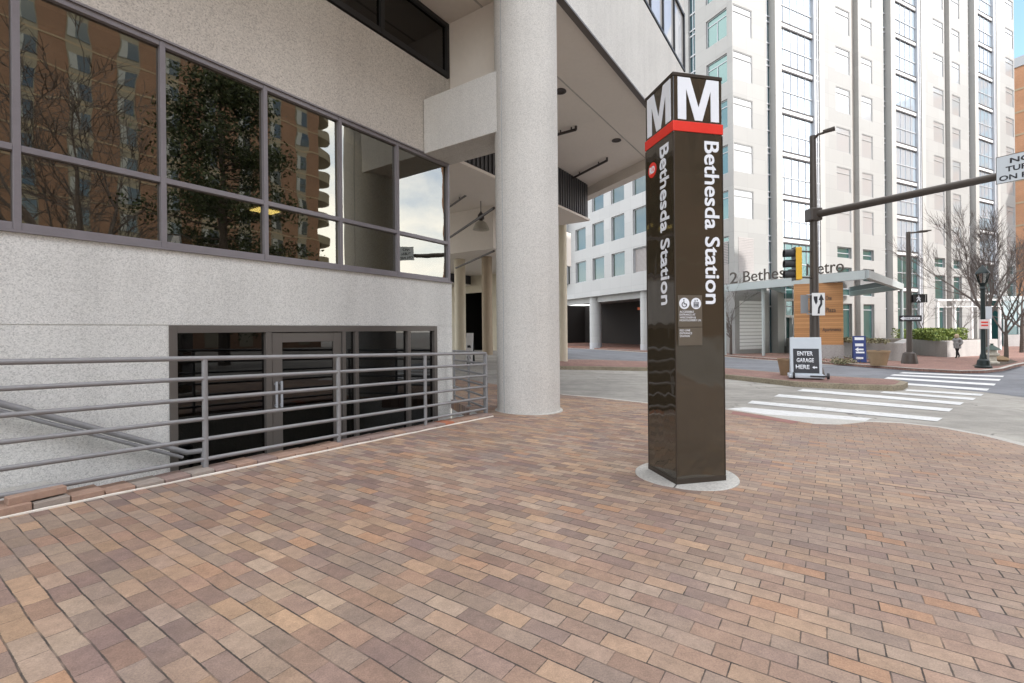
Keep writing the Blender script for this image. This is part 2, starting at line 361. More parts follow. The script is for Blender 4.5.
M['hydg'] = plain('weathered_green_metal', (0.06, 0.09, 0.075), 0.6, 0.1, 0.15, 6)
M['pinksign'] = plain('pale_sign', (0.72, 0.62, 0.60), 0.5, 0, 0.04, 3)
M['tealglass'] = dark_glass('teal_glass', (0.02, 0.09, 0.09), 0.15)
M['rope'] = plain('orange_lid', (0.62, 0.12, 0.03), 0.6, 0, 0.08, 5)

# ------------------------------------------------------------------ mesh builder
class MB:
    def __init__(self): self.bm = bmesh.new()
    def face(self, pts):
        vs = [self.bm.verts.new(Vector(p)) for p in pts]
        return self.bm.faces.new(vs)
    def box(self, x0, x1, y0, y1, z0, z1):
        c = [(x0, y0, z0), (x1, y0, z0), (x1, y1, z0), (x0, y1, z0), (x0, y0, z1), (x1, y0, z1), (x1, y1, z1), (x0, y1, z1)]
        v = [self.bm.verts.new(p) for p in c]
        for f in ((3, 2, 1, 0), (4, 5, 6, 7), (0, 1, 5, 4), (1, 2, 6, 5), (2, 3, 7, 6), (3, 0, 4, 7)):
            self.bm.faces.new([v[i] for i in f])
        return self
    def prism(self, poly, z0, z1):
        zb = z0 if callable(z0) else (lambda p: z0); zt = z1 if callable(z1) else (lambda p: z1)
        a = [self.bm.verts.new((p[0], p[1], zb(p))) for p in poly]; b = [self.bm.verts.new((p[0], p[1], zt(p))) for p in poly]
        n = len(poly)
        self.bm.faces.new(a[::-1]); self.bm.faces.new(b)
        for i in range(n): self.bm.faces.new([a[i], a[(i + 1) % n], b[(i + 1) % n], b[i]])
        return self
    def extr(self, pts, vec):
        vec = Vector(vec); pts = [Vector(p) for p in pts]
        a = [self.bm.verts.new(p) for p in pts]; b = [self.bm.verts.new(p + vec) for p in pts]
        n = len(pts); self.bm.faces.new(a[::-1]); self.bm.faces.new(b)
        for i in range(n): self.bm.faces.new([a[i], a[(i + 1) % n], b[(i + 1) % n], b[i]])
        return self
    def tube(self, p0, p1, r0, r1=None, seg=12, caps=True):
        return self.path([p0, p1], [r0, r0 if r1 is None else r1], seg, caps)
    def path(self, pts, rs, seg=12, caps=True):
        pts = [Vector(p) for p in pts]
        if not isinstance(rs, (list, tuple)): rs = [rs] * len(pts)
        rings = []; ref = None
        for i, p in enumerate(pts):
            if i == 0: t = pts[1] - pts[0]
            elif i == len(pts) - 1: t = pts[-1] - pts[-2]
            else: t = (pts[i] - pts[i - 1]).normalized() + (pts[i + 1] - pts[i]).normalized()
            t.normalize()
            if ref is None:
                ref = Vector((0, 0, 1)) if abs(t.z) < 0.9 else Vector((1, 0, 0))
            a = (ref - t * ref.dot(t)).normalized(); ref = a; b = t.cross(a)
            rings.append([self.bm.verts.new(p + (a * math.cos(2 * math.pi * k / seg) + b * math.sin(2 * math.pi * k / seg)) * rs[i]) for k in range(seg)])
        for i in range(len(rings) - 1):
            for k in range(seg):
                self.bm.faces.new([rings[i][k], rings[i][(k + 1) % seg], rings[i + 1][(k + 1) % seg], rings[i + 1][k]])
        if caps and seg > 2:
            self.bm.faces.new(rings[0][::-1]); self.bm.faces.new(rings[-1])
        return self
    def lathe(self, prof, c=(0, 0, 0), seg=24, caps=True):
        rings = [[self.bm.verts.new((c[0] + r * math.cos(2 * math.pi * k / seg), c[1] + r * math.sin(2 * math.pi * k / seg), c[2] + z)) for k in range(seg)] for r, z in prof]
        for i in range(len(rings) - 1):
            for k in range(seg):
                self.bm.faces.new([rings[i][k], rings[i][(k + 1) % seg], rings[i + 1][(k + 1) % seg], rings[i + 1][k]])
        if caps: self.bm.faces.new(rings[0][::-1]); self.bm.faces.new(rings[-1])
        return self
    def leafquads(self, pts, size, rng, squash=1.0):
        for p in pts:
            p = Vector(p); a = Vector((rng.gauss(0, 1), rng.gauss(0, 1), rng.gauss(0, 1) * squash)).normalized()
            b = a.cross(Vector((rng.gauss(0, 1), rng.gauss(0, 1), rng.gauss(0, 1)))).normalized()
            s = size * rng.uniform(0.6, 1.3)
            self.face([p - a * s, p - b * s * 0.5, p + a * s, p + b * s * 0.5])
    def build(self, name, mat, parent=None, frame=I4, loc=None, bevel=0.0, smooth=None):
        bm = self.bm
        base = parent.matrix_world.copy() if parent else (Matrix.Translation(loc) if loc is not None else I4)
        if parent: base = WM[parent.name]
        bmesh.ops.transform(bm, matrix=base.inverted() @ frame, verts=bm.verts)
        bmesh.ops.recalc_face_normals(bm, faces=bm.faces)
        me = bpy.data.meshes.new(name); bm.to_mesh(me); bm.free()
        if smooth:
            for p in me.polygons: p.use_smooth = True
            me.set_sharp_from_angle(angle=R(smooth))
        me.materials.append(mat)
        o = bpy.data.objects.new(name, me); COL.objects.link(o)
        if parent: o.parent = parent
        elif loc is not None: o.location = loc
        WM[o.name] = base
        if bevel:
            b = o.modifiers.new('bevel', 'BEVEL'); b.width = bevel; b.segments = 2; b.limit_method = 'ANGLE'
        return o
WM = {}
def thing(name, label, cat, loc=(0, 0, 0), rz=0.0, group=None):
    o = bpy.data.objects.new(name, None); COL.objects.link(o)
    o.location = loc; o.rotation_euler = (0, 0, rz); o.empty_display_size = 0.3
    WM[o.name] = Matrix.Translation(Vector(loc)) @ Matrix.Rotation(rz, 4, 'Z')
    tag(o, label, cat, group); return o
def tag(o, label, cat, group=None):
    o['label'] = label; o['category'] = cat
    if group: o['group'] = group
    return o
def struct(o): o['kind'] = 'structure'; return o
def dup(o, parent, delta):
    c = o.copy(); COL.objects.link(c); c.parent = parent; c.location = Vector(o.location) + Vector(delta)
    for ch in o.children:
        d = ch.copy(); COL.objects.link(d); d.parent = c
    return c

# text as mesh: returns polygons laid on a plane
def text_into(mb, body, org, ex, ey, nrm, width=None, height=None, bold=0.0, thick=0.003, center=False, spacing=1.0):
    cu = bpy.data.curves.new('lettering', 'FONT'); cu.body = body; cu.size = 1.0; cu.offset = bold; cu.extrude = 0.0
    cu.space_character = spacing; cu.resolution_u = 4
    if center: cu.align_x = 'CENTER'
    o = bpy.data.objects.new('lettering', cu); COL.objects.link(o)
    dg = bpy.context.evaluated_depsgraph_get(); dg.update()
    me = bpy.data.meshes.new_from_object(o.evaluated_get(dg))
    bpy.data.objects.remove(o); bpy.data.curves.remove(cu)
    xs = [v.co.x for v in me.vertices]; ys = [v.co.y for v in me.vertices]
    x0, x1, y0, y1 = min(xs), max(xs), min(ys), max(ys)
    kx = width / (x1 - x0) if width else None
    ky = height / (y1 - y0) if height else kx
    if kx is None: kx = ky
    cx = (x0 + x1) / 2 if center else x0
    org, ex, ey, nrm = Vector(org), Vector(ex), Vector(ey), Vector(nrm)
    bm2 = bmesh.new(); bm2.from_mesh(me); bpy.data.meshes.remove(me)
    bmesh.ops.remove_doubles(bm2, verts=bm2.verts, dist=1e-5)
    for v in bm2.verts: v.co = org + ex * ((v.co.x - cx) * kx) + ey * ((v.co.y - (y0 if height else 0)) * ky)
    r = bmesh.ops.extrude_face_region(bm2, geom=list(bm2.faces))
    for v in r['geom']:
        if isinstance(v, bmesh.types.BMVert): v.co += nrm * thick
    tmp = bpy.data.meshes.new('tmp'); bm2.to_mesh(tmp); bm2.free()
    mb.bm.from_mesh(tmp); bpy.data.meshes.remove(tmp)
    return mb

# ------------------------------------------------------------------ ground sheets
SL = [-20] + [k for k in range(-18, 6, 4)] + list(range(6, 15)) + list(range(16, 62, 4)) + [60]
ML = [6, 8, 10, 12, 14, 16, 18]
def sheet(name, poly, dz, mat, depth=0.0, zfun=None):
    bm = bmesh.new()
    f = bm.faces.new([bm.verts.new((p[0], p[1], 0)) for p in poly])
    bmesh.ops.triangulate(bm, faces=bm.faces[:])
    for s in SL:
        bmesh.ops.bisect_plane(bm, geom=bm.verts[:] + bm.edges[:] + bm.faces[:], plane_co=S(s, 0), plane_no=S(1, 0))
    for m in ML:
        bmesh.ops.bisect_plane(bm, geom=bm.verts[:] + bm.edges[:] + bm.faces[:], plane_co=S(0, m), plane_no=S(0, 1))
    bmesh.ops.triangulate(bm, faces=bm.faces[:])
    bmesh.ops.recalc_face_normals(bm, faces=bm.faces)
    if sum(fa.normal.z for fa in bm.faces) < 0: bmesh.ops.reverse_faces(bm, faces=bm.faces[:])
    for v in bm.verts: v.co.z = zg(v.co.x, v.co.y) + dz
    if depth:
        be = [e for e in bm.edges if e.is_boundary]
        r = bmesh.ops.extrude_edge_only(bm, edges=be)
        for v in r['geom']:
            if isinstance(v, bmesh.types.BMVert): v.co.z -= depth
        bmesh.ops.recalc_face_normals(bm, faces=bm.faces)
        if sum(fa.normal.z * fa.calc_area() for fa in bm.faces) < 0: bmesh.ops.reverse_faces(bm, faces=bm.faces[:])
    me = bpy.data.meshes.new(name); bm.to_mesh(me); bm.free(); me.materials.append(mat)
    o = bpy.data.objects.new(name, me); COL.objects.link(o)
    return struct(o)
RDZ = -0.10
def gp(l, dz=0.0): return [G(x, y, dz) for x, y in l]
def off_line(pts, d):
    out = []
    for i, p in enumerate(pts):
        a = pts[max(0, i - 1)]; b = pts[min(len(pts) - 1, i + 1)]
        t = Vector((b.x - a.x, b.y - a.y)).normalized()
        out.append(Vector((p.x - t.y * d, p.y + t.x * d, 0)))
    return out

# base ground with the areaway cut out
bm = bmesh.new()
Q = 700
sl = sorted(set([-Q, -60, -2.0, 7.85, Q] + SL)); ml = sorted(set([-Q, -40, 5.12, 7.1, 60, Q] + ML))
for i in range(len(sl) - 1):
    for j in range(len(ml) - 1):
        if sl[i] >= -2.01 and sl[i + 1] <= 7.86 and ml[j] >= 5.11 and ml[j + 1] <= 7.11: continue
        c = [S(sl[i], ml[j]), S(sl[i + 1], ml[j]), S(sl[i + 1], ml[j + 1]), S(sl[i], ml[j + 1])]
        bm.faces.new([bm.verts.new((p.x, p.y, zg(p.x, p.y) + RDZ)) for p in c])
bmesh.ops.remove_doubles(bm, verts=bm.verts, dist=1e-4)
bmesh.ops.recalc_face_normals(bm, faces=bm.faces)
if sum(f.normal.z for f in bm.faces) < 0: bmesh.ops.reverse_faces(bm, faces=bm.faces[:])
me = bpy.data.meshes.new('road'); bm.to_mesh(me); bm.free(); me.materials.append(M['road'])
o = bpy.data.objects.new('road', me); COL.objects.link(o); struct(o)

edge = gp([(560, 394.5), (600, 398), (650, 403.5), (690, 406.5), (727, 409.5), (760, 414.5), (790, 420), (815, 424), (840, 424.5), (868, 421.8), (900, 423), (940, 427.5), (985, 436), (1024, 446)])
dlast = (edge[-1] - edge[-2]); dlast.z = 0; dlast.normalize()
edge += [edge[-1] + dlast * 1.2 + S(-0.15, 0), edge[-1] + dlast * 2.4 + S(-0.7, 0), S(2.2, -9.3), S(0, -9.6), S(-30, -9.6)]
pre = [S(14, 30), S(12.5, 12)]
sheet('plaza', pre + edge + [S(-30, 5.12), S(6.55, 5.12), S(7.85, 7.0), S(7.85, 30)], 0.0, M['brick'], 0.2)
k2 = off_line(edge, 0.17)
if (k2[5] - CAM).length < (edge[5] - CAM).length: k2 = off_line(edge, -0.17)
sheet('kerb', edge + k2[::-1], -0.006, M['kerbc'], 0.2)
# tactile strip at the crossing ramp
tp = gp([(733, 411.5), (760, 415.5), (800, 421.8), (792, 423.8), (757, 418), (731, 414)])
sheet('tactile_strip', tp, 0.004, M['redmat'])

# traffic island
ifr = gp([(548, 369.5), (600, 370.2), (651, 371), (727, 379), (795, 386.8), (850, 389.6), (892, 391), (903, 390.2)], RDZ)
ibk = gp([(908, 387), (895, 384), (860, 382), (800, 378.2), (727, 371.6), (650, 364.2), (600, 362.5), (548, 362.0)], RDZ)
sheet('island_kerb', ifr + ibk, 0.055, M['kerb_old'], 0.2)
def shrink(poly, d):
    c = sum((Vector(p) for p in poly), Vector()) / len(poly)
    n = len(poly); out = []
    for i, p in enumerate(poly):
        a = poly[i - 1]; b = poly[(i + 1) % n]
        t = Vector((b.x - a.x, b.y - a.y)).normalized(); out.append(Vector((p.x - t.y * d, p.y + t.x * d, 0)))
    return out
inner = shrink(ifr + ibk, 0.18)
sheet('island_paving', inner, 0.060, M['brick_red'])

# asphalt lanes
sheet('asphalt_lane', gp([(540, 361.5), (600, 362), (650, 363.8), (727, 371), (800, 377.5), (860, 381.5), (896, 383.8), (930, 387), (986, 392.5), (1024, 397.5), (1060, 402), (1100, 375), (1024, 366.5),
    (1004, 373), (960, 374.6), (918, 372.2), (836, 365.5), (741, 358.5), (700, 355), (640, 352.5), (600, 350), (560, 348)], RDZ), RDZ + 0.004, M['asphalt'])

# crossing stripes
stripes = [
    [(727, 409.2), (745, 407.6), (872, 418.8), (866, 421.2), (838, 423.4), (790, 418.6)],
    [(747.5, 403.6), (752, 401.0), (942.7, 418.4), (937.3, 421.8)],
    [(774, 396.8), (779, 394.4), (953, 409), (949, 411.9)],
    [(797, 391.2), (803, 389.2), (964, 402.8), (960, 405.3)],
    [(880, 393.0), (884, 391.6), (976, 398.4), (973, 400.5)],
    [(905, 391.2), (907, 389.6), (984, 394.3), (981, 396.2)],
    [(901, 384.8), (905, 383.2), (989.5, 389.0), (987, 391.0)],
    [(884, 378.8), (888, 377.3), (996, 384.0), (994, 385.8)],
    [(890, 375.6), (894, 374.5), (1001, 379.4), (999, 381)],
    [(899, 373.3), (903, 372.5), (1004, 376.0), (1003, 377.2)],
]
for st in stripes:
    sheet('crossing_stripe', gp(st, RDZ), RDZ + 0.009, M['stripe'])

# far pavement
fr = gp([(560, 347.2), (600, 349.2), (640, 351.7), (700, 354.4), (741, 357.8), (836, 364.8), (918, 371.3), (960, 373.6), (985, 373.2), (1003, 371.2), (1014, 367.8), (1030, 364.0), (1060, 360)], RDZ)
fpoly = fr + [TWp(75, -12), TWp(75, 1), TWp(0.5, 0.5), TWp(0.5, 36)]
sheet('pavement', fpoly, 0.02, M['brick_red'], 0.2)
kf = off_line(fr, 0.16)
if (kf[5] - CAM).length < (fr[5] - CAM).length: kf = off_line(fr, -0.16)
sheet('pavement_kerb', fr + kf[::-1], 0.026, M['kerbc'], 0.03)
sheet('wide_street', [S(-60, -10.2), S(-2, -10.2), S(3, -9.9), S(80, -10), S(80, -19), S(-60, -19)], RDZ + 0.003, M['asphalt']) if False else None

# ------------------------------------------------------------------ left building (frame s, m, z)
WM_ = 7.0
LB = thing('office_building', 'concrete office building with ribbon windows, big round column and deep overhang above sunken entrance', 'building', S(3.5, 8.0, zs(3.5)), math.atan2(US.y, US.x))
def lb(mb, name, mat, **k): return mb.build(name, mat, k.pop('parent', LB), FB, **k)
W0, W1 = -8.0, 7.9
WIN = [-4.13, -2.81, -1.50, -0.19, 1.12, 2.42, 3.73, 5.035, 6.34, 7.82]
ZA, ZT, ZB = 2.37, 3.23, 5.0            # ribbon sill, transom, head
D0, D1, DH = 2.46, 7.40, 1.375          # lower glazed front
SF = 8.17                               # soffit
# lower wall: left of the opening, over it, right of it
mb = MB()
mb.box(W0, D0, WM_, WM_ + .35, -1.3, 1.372); mb.box(D1, W1, WM_, WM_ + .35, -1.3, 1.372)
mb.box(W0, W1, WM_, WM_ + .35, 1.384, ZA - 0.003)
mb.box(W0, W1, WM_ + .012, WM_ + .34, 1.372, 1.384)
lb(mb, 'wall', M['agg_fine'])
mb = MB(); mb.box(W0, 7.74, WM_, WM_ + .35, ZB + .003, 6.9); mb.box(7.752, W1, WM_ + .002, WM_ + .35, ZB + .003, 6.9)
lb(mb, 'upper_wall', M['agg'])
mb = MB(); mb.box(W1 + .004, W1 + .05, WM_ + .36, 26, -1.3, SF - .004); lb(mb, 'side_wall', M['agg_fine'])
# ribbon windows
fd = 0.09
def ribbon(zA, zT, zB, xs, matf, matg, fw=0.062, y0=WM_ + .02, tt=None):
    for i in range(len(xs) - 1):
        a, b = xs[i], xs[i + 1]
        f = MB(); h = fw / 2
        f.box(a - h + (.001 if i else -.03), a + h, y0 - .03, y0 + fd, zA, zB)
        if i == len(xs) - 2: f.box(b - h, b + h, y0 - .03, y0 + fd, zA, zB)
        f.box(a + h, b - h, y0 - .024, y0 + fd, zA, zA + fw * 1.25); f.box(a + h, b - h, y0 - .024, y0 + fd, zB - fw, zB)
        if zT: f.box(a + h, b - h, y0 - .024, y0 + fd, zT - .034, zT + .034)
        w = lb(f, 'window', matf, bevel=.004)
        rows = [(zA + fw * 1.25, zT - .034), (zT + .034, zB - fw)] if zT else [(zA + fw * 1.25, zB - fw)]
        for (p, q) in rows:
            g = MB(); g.box(a + h, b - h, y0 + .035, y0 + .043, p, q); lb(g, 'pane', matg, parent=w)
ribbon(ZA, ZT, ZB, WIN, M['frame'], M['glass'])
mb = MB(); mb.box(W0, W1 - .02, WM_ - .045, WM_ + .0, ZA - .03, ZA - .004); mb.box(W0, W1 - .02, WM_ - .03, WM_ + .0, ZB + .004, ZB + .03); lb(mb, 'sill', M['frame'])
ribbon(6.95, None, SF - .004, [-4.0, -2.0, 0.0, 2.0, 4.0, 6.0, 7.85], M['black'], M['glass_low'], fw=.09)
# rooms behind the glass
def room(x0, x1, y0, y1, z0, z1, mat):
    m = MB(); t = .05
    m.box(x0, x1, y1, y1 + t, z0, z1); m.box(x0 - t, x0, y0, y1, z0, z1); m.box(x1, x1 + t, y0, y1, z0, z1)
    m.box(x0, x1, y0, y1, z0 - t, z0); m.box(x0, x1, y0, y1, z1, z1 + t); return lb(m, 'interior', mat)
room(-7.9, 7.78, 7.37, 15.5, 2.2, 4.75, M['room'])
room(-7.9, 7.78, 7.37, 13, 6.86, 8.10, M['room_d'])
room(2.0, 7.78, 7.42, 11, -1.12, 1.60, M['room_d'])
for (x, y, w, l, z, mt) in ((7.0, 13.2, .6, .5, 4.74, 'lamp_white'), (6.1, 9.3, .6, .24, 8.09, 'lamp_warm'), (7.2, 10.0, .3, .16, 8.09, 'lamp_warm')):
    m = MB(); m.box(x - w / 2, x + w / 2, y - l / 2, y + l / 2, z - .03, z - .004); lb(m, 'ceiling_light', M[mt])
# lower glazed front
fz0 = -1.1
def bar(m, x0, x1, z0, z1, y0=WM_ - .02, y1=WM_ + .12): m.box(x0, x1, y0, y1, z0, z1)
m = MB()
bar(m, D0, D0 + .09, fz0, DH); bar(m, D1 - .09, D1, fz0, DH); m.box(D0 + .09, D1 - .09, WM_ - .018, WM_ + .12, DH - .1, DH)
for (a, b) in ((3.70, 3.79), (5.03, 5.10), (5.30, 5.37), (6.55, 6.63)): m.box(a, b, WM_ - .016, WM_ + .118, fz0, DH - .1)
lf = lb(m, 'storefront', M['frame_d'], bevel=.004)
for (a, b) in ((D0 + .09, 3.70), (5.10, 5.30), (5.37, 6.55), (6.63, D1 - .09)):
    m = MB(); m.box(a, b, WM_ + .05, WM_ + .058, fz0 + .1, DH - .1); lb(m, 'pane', M['glass_low'], parent=lf)
    m = MB(); m.box(a, b, WM_ - .012, WM_ + .116, fz0, fz0 + .1); lb(m, 'sill', M['frame_d'], parent=lf)
m = MB(); a, b, t = 3.80, 5.02, .16
m.box(a, a + t, WM_ + .0, WM_ + .05, fz0 + .02, DH - .11); m.box(b - t, b, WM_ + .0, WM_ + .05, fz0 + .02, DH - .11)
m.box(a + t, b - t, WM_ + .001, WM_ + .049, DH - .26, DH - .11); m.box(a + t, b - t, WM_ + .001, WM_ + .049, fz0 + .02, fz0 + .27)
dr = lb(m, 'door', M['frame_d'], bevel=.004)
m = MB(); m.box(a + t, b - t, WM_ + .02, WM_ + .028, fz0 + .27, DH - .26); lb(m, 'pane', M['glass_low'], parent=dr)
m = MB(); m.box(a + .03, a + .06, WM_ - .045, WM_ - .03, .12, .52); m.box(a + .03, a + .06, WM_ - .03, WM_ + .0, .14, .17); m.box(a + .03, a + .06, WM_ - .03, WM_, .47, .50)
m.box(a + .11, a + .14, WM_ - .045, WM_ - .03, .12, .52); m.box(a + .11, a + .14, WM_ - .03, WM_ + .0, .14, .17); m.box(a + .11, a + .14, WM_ - .03, WM_, .47, .50)
lb(m, 'handle', M['silver'], parent=dr)
# column and cross beam
CS, CM_, CR = 7.55, 4.76, .60
m = MB(); m.lathe([(CR, -.6), (CR, SF + .5)], (CS, CM_, 0), 72); lb(m, 'column', M['colm'], smooth=40)
m = MB(); m.tube((CS - .962 * (CR - .001), CM_ + .277 * (CR - .001), -.3), (CS - .962 * (CR - .001), CM_ + .277 * (CR - .001), SF - .003), .006, seg=6); lb(m, 'column_seam', M['signback'])
m = MB(); m.lathe([(CR + .05, zs(7.5) - .1), (CR + .05, zs(7.5) + .012), (CR + .02, zs(7.5) + .02)], (CS, CM_, 0), 72); lb(m, 'column_base', M['kerbc'], smooth=40)
m = MB(); m.box(7.05, 7.49, 4.9, 6.98, 4.99, 6.13); m.box(7.502, 7.9, 4.9, 6.98, 5.0, 6.12); lb(m, 'beam', M['colm'], bevel=.012)
m = MB(); m.box(7.88, 7.94, 4.95, 6.96, 6.13, SF - .006); lb(m, 'infill_panel', M['soffit'])
# soffit and overhanging block
wdir = FB.inverted() @ Vector((TWp(0, 1) - TWp(0, 0)))
e0 = Vector((18.3, 4.45, 0)); wd = Vector((wdir.x, wdir.y, 0)).normalized()
e1 = e0 + wd * 26
slab = [(W0, 4.45), (e0.x, e0.y), (e1.x, e1.y), (W0, e1.y)]
m = MB(); m.prism(slab, SF, SF + .2); lb(m, 'soffit', M['soffit'])
m = MB(); m.prism([(W0, 4.42), (e0.x + .03, 4.42), (e0.x + .03, 4.449), (W0, 4.449)], SF - .12, 10.95); lb(m, 'fascia', M['agg_fine'])
m = MB(); m.prism([(W0, 4.40), (e0.x + .05, 4.40), (e0.x + .05, 4.55), (W0, 4.55)], SF - .17, SF - .125); lb(m, 'drip_edge', M['frame_d'])
nb = Vector((wd.y, -wd.x, 0))
m = MB(); q0 = e0 + wd * .2; q1 = e1
m.prism([(q0.x, q0.y), (q1.x, q1.y), (q1.x - nb.x * .5, q1.y - nb.y * .5), (q0.x - nb.x * .5, q0.y - nb.y * .5)], SF - .42, SF - .002); lb(m, 'edge_beam', M['soffit'])
m = MB(); m.prism([(W0, 4.6), (e0.x - .1, 4.6), (e1.x - .3, e1.y), (W0, e1.y)], SF + .2, 20); lb(m, 'upper_storeys', M['agg_fine'])
xs = [18.25 - 1.35 * k for k in range(0, 11)][::-1]
for i in range(len(xs) - 1):
    f = MB(); a, b = xs[i], xs[i + 1]
    f.box(a, a + .07, 4.40, 4.5, 11.0, 13.2); f.box(a + .07, b, 4.40, 4.5, 11.0, 11.08); f.box(a + .07, b, 4.40, 4.5, 13.1, 13.2)
    if i == len(xs) - 2: f.box(b, b + .08, 4.39, 4.5, 11.0, 13.2)
    w = lb(f, 'window', M['black'])
    g = MB(); g.box(a + .07, b, 4.46, 4.47, 11.08, 13.1); lb(g, 'pane', M['blind_l'], parent=w)
m = MB(); m.box(W0, 18.3, 4.42, 4.52, 13.2, 20); lb(m, 'fascia', M['agg_fine'])
# thin joint strip of the soffit
m = MB(); m.box(2, 19.0, 6.02, 6.06, SF - .012, SF - .001); lb(m, 'soffit_joint', M['kerbc'])
# hanging louvre bulkheads
def bulkhead(x0, x1, y0, y1, zb):
    m = MB(); m.box(x0, x1, y0 + .02, y1, zb, SF - .003)
    n_ = int((x1 - x0) / .22)
    for k in range(n_): m.box(x0 + k * .22 + .04, x0 + k * .22 + .15, y0 - .03, y0 + .018, zb + .05, SF - .02)
    b = lb(m, 'louvre', M['louvre'])
    m = MB(); m.box(x0 - .03, x1 + .05, y0 - .06, y1 + .03, zb - .1, zb - .002); lb(m, 'louvre_lip', M['soffit'], parent=b)
p588 = onm(588, 186, 9.4)
bulkhead(10.5, p588[0], 9.4, 11.4, 6.55)
bulkhead(27.0, 32.5, 24.5, 26.5, 5.1)
# round service columns under the overhang and the back wall of the drive
def rcol(px, wpx, Y, mat, ybase=None):
    p = P(px, 340, Y); s_ = p.x * US.x + p.y * US.y; m_ = p.x * MS.x + p.y * MS.y
    m = MB(); m.lathe([(wpx / F * Y / 2, -.8), (wpx / F * Y / 2, (ybase or SF) - .004)], (s_, m_, 0), 28); return lb(m, 'service_column', mat, smooth=40)
rcol(460.5, 11, 29.5, M['cream'], 5.8); rcol(487.5, 10.5, 28.6, M['brownc'], 5.8); rcol(563.5, 8, 23.5, M['cream'])
m = MB(); m.box(30.0, 30.3, 26.0, 45, -1, SF - .01); m.box(30.0, 30.3, 20.0, 22.6, -1, SF - .01); m.box(30.0, 30.3, 22.6, 26.0, 4.4, SF - .01); lb(m, 'back_wall', M['cream'])
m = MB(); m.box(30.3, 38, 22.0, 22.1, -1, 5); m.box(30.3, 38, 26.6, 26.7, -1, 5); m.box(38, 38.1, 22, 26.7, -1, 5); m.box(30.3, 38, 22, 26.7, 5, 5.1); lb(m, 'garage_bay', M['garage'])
m = MB(); m.box(20.6, 30, 15.2, 45, 5.8, SF - .003); lb(m, 'low_ceiling', M['soffit'])
# pipes and lamps on the soffit
def sof(px, py, z):
    d = ray(px, py); k = (z - HC) / d.z; p = CAM + d * k; return FB.inverted() @ p
for (a, b, z) in (((448, 208), (493, 176.5), SF - .15), ((446, 240), (494, 208), 5.6), ((554, 135.5), (576, 129.5), SF - .12), ((569, 180), (607, 160.5), SF - .12), ((456, 268), (494, 251), 4.9)):
    A, B = sof(*a, z), sof(*b, z); m = MB(); m.tube(A, B, .05, seg=8)
    for k in ((.3, .8) if z > 6 else ()):
        q = A.lerp(B, k); m.tube(q, (q.x, q.y, SF - .002), .025, seg=6)
    m.tube(B, B + Vector((0, 0, .14 if z > SF - .13 else .0001)), .04, seg=6)
    lb(m, 'sprinkler_pipe', M['pipe'])
for (px, py) in ((560.5, 91.5), (616.5, 140.5)):
    c = sof(px, py, SF - .02); m = MB(); m.lathe([(.16, 0), (.17, -.03), (.11, -.035), (.10, -.01)], (c.x, c.y, SF - .002), 20); lb(m, 'downlight', M['pipe'])
c = sof(481, 196, SF); c2 = P(481, 222, (FB @ c).y); c2 = FB.inverted() @ c2
pl = thing('pendant_lamp', 'bell shaped pendant lamp hanging under the concrete soffit left of the round column', 'lamp', FB @ Vector((c2.x, c2.y, c2.z - .3)))
m = MB(); m.lathe([(.03, .95), (.05, .9), (.16, .75), (.17, .55), (.08, .5), (.1, .45)], (c2.x, c2.y, c2.z - .4), 20); m.tube((c2.x, c2.y, c2.z + .5), (c2.x, c2.y, SF - .004), .02, seg=6); m.build('stem', M['pipe'], pl, FB, smooth=40)
m = MB(); m.lathe([(.1, .45), (.28, .35), (.4, .1), (.42, 0), (.38, .02), (.24, .32), (.08, .42)], (c2.x, c2.y, c2.z - .4), 24, caps=False); m.build('lamp_shade', M['hyd'], pl, FB, smooth=50)

# areaway: floor, retaining walls, stair
m = MB(); m.box(-2.2, 7.84, 5.12, WM_ - .021, fz0 - .1, fz0); struct(m.build('areaway_floor', M['kerbc'], None, FB))
m = MB(); m.prism([(-2.2, 5.123), (6.55, 5.123), (7.84, 6.98), (7.84, 6.8), (6.63, 5.25), (-2.2, 5.25)], fz0, lambda p: zs(p[0]) - .012); tag(m.build('retaining_wall', M['agg_fine'], None, FB), 'low concrete retaining wall of the sunken entry below the railing', 'wall')
m = MB(); n_ = 5
for k in range(n_): m.box(2.55 - .31 * (k + 1), 2.55 - .31 * k, 5.26, 6.985, fz0 + .003, fz0 + .16 * (k + 1))
m.box(-2.2, 2.55 - .31 * n_ - .001, 5.26, 6.985, fz0 + .003, fz0 + .16 * (n_))
tag(m.build('stair', M['kerbc'], None, FB), 'concrete steps leading down along the wall to the sunken door', 'stairs')
# stair handrail
hr = thing('handrail', 'sloping grey steel handrail fixed to the concrete wall beside the steps', 'handrail', S(2.6, 6.85, -.5), math.atan2(US.y, US.x))
m = MB(); A = (-1.2, 6.86, 1.72); B = (2.05, 6.86, .02); C_ = (2.55, 6.86, -.20); D_ = (2.72, 6.86, -.20)
m.path([A, B, (2.60, 6.86, -.27), (2.78, 6.86, -.28)], .034, 12); m.path([(2.78, 6.86, -.28), (2.79, 6.86, -.30), (2.79, 6.86, -1.09)], .03, 10); m.build('rail', M['rail'], hr, FB, smooth=50)
m = MB(); m.path([(-1.2, 6.86, 1.645), (2.05, 6.86, -.055), (2.55, 6.86, -.32)], .022, 10); m.build('rail_shadow_tube', M['rail'], hr, FB, smooth=50)  # tube added close below the single rail, imitating the shadow under it
for s_, z_ in ((.4, .88), (1.7, .20)):
    m = MB(); m.path([(s_, 6.86, z_ - .03), (s_, 6.93, z_ - .06), (s_, 6.998, z_ - .06)], .014, 8); m.build('bracket', M['rail'], hr, FB)

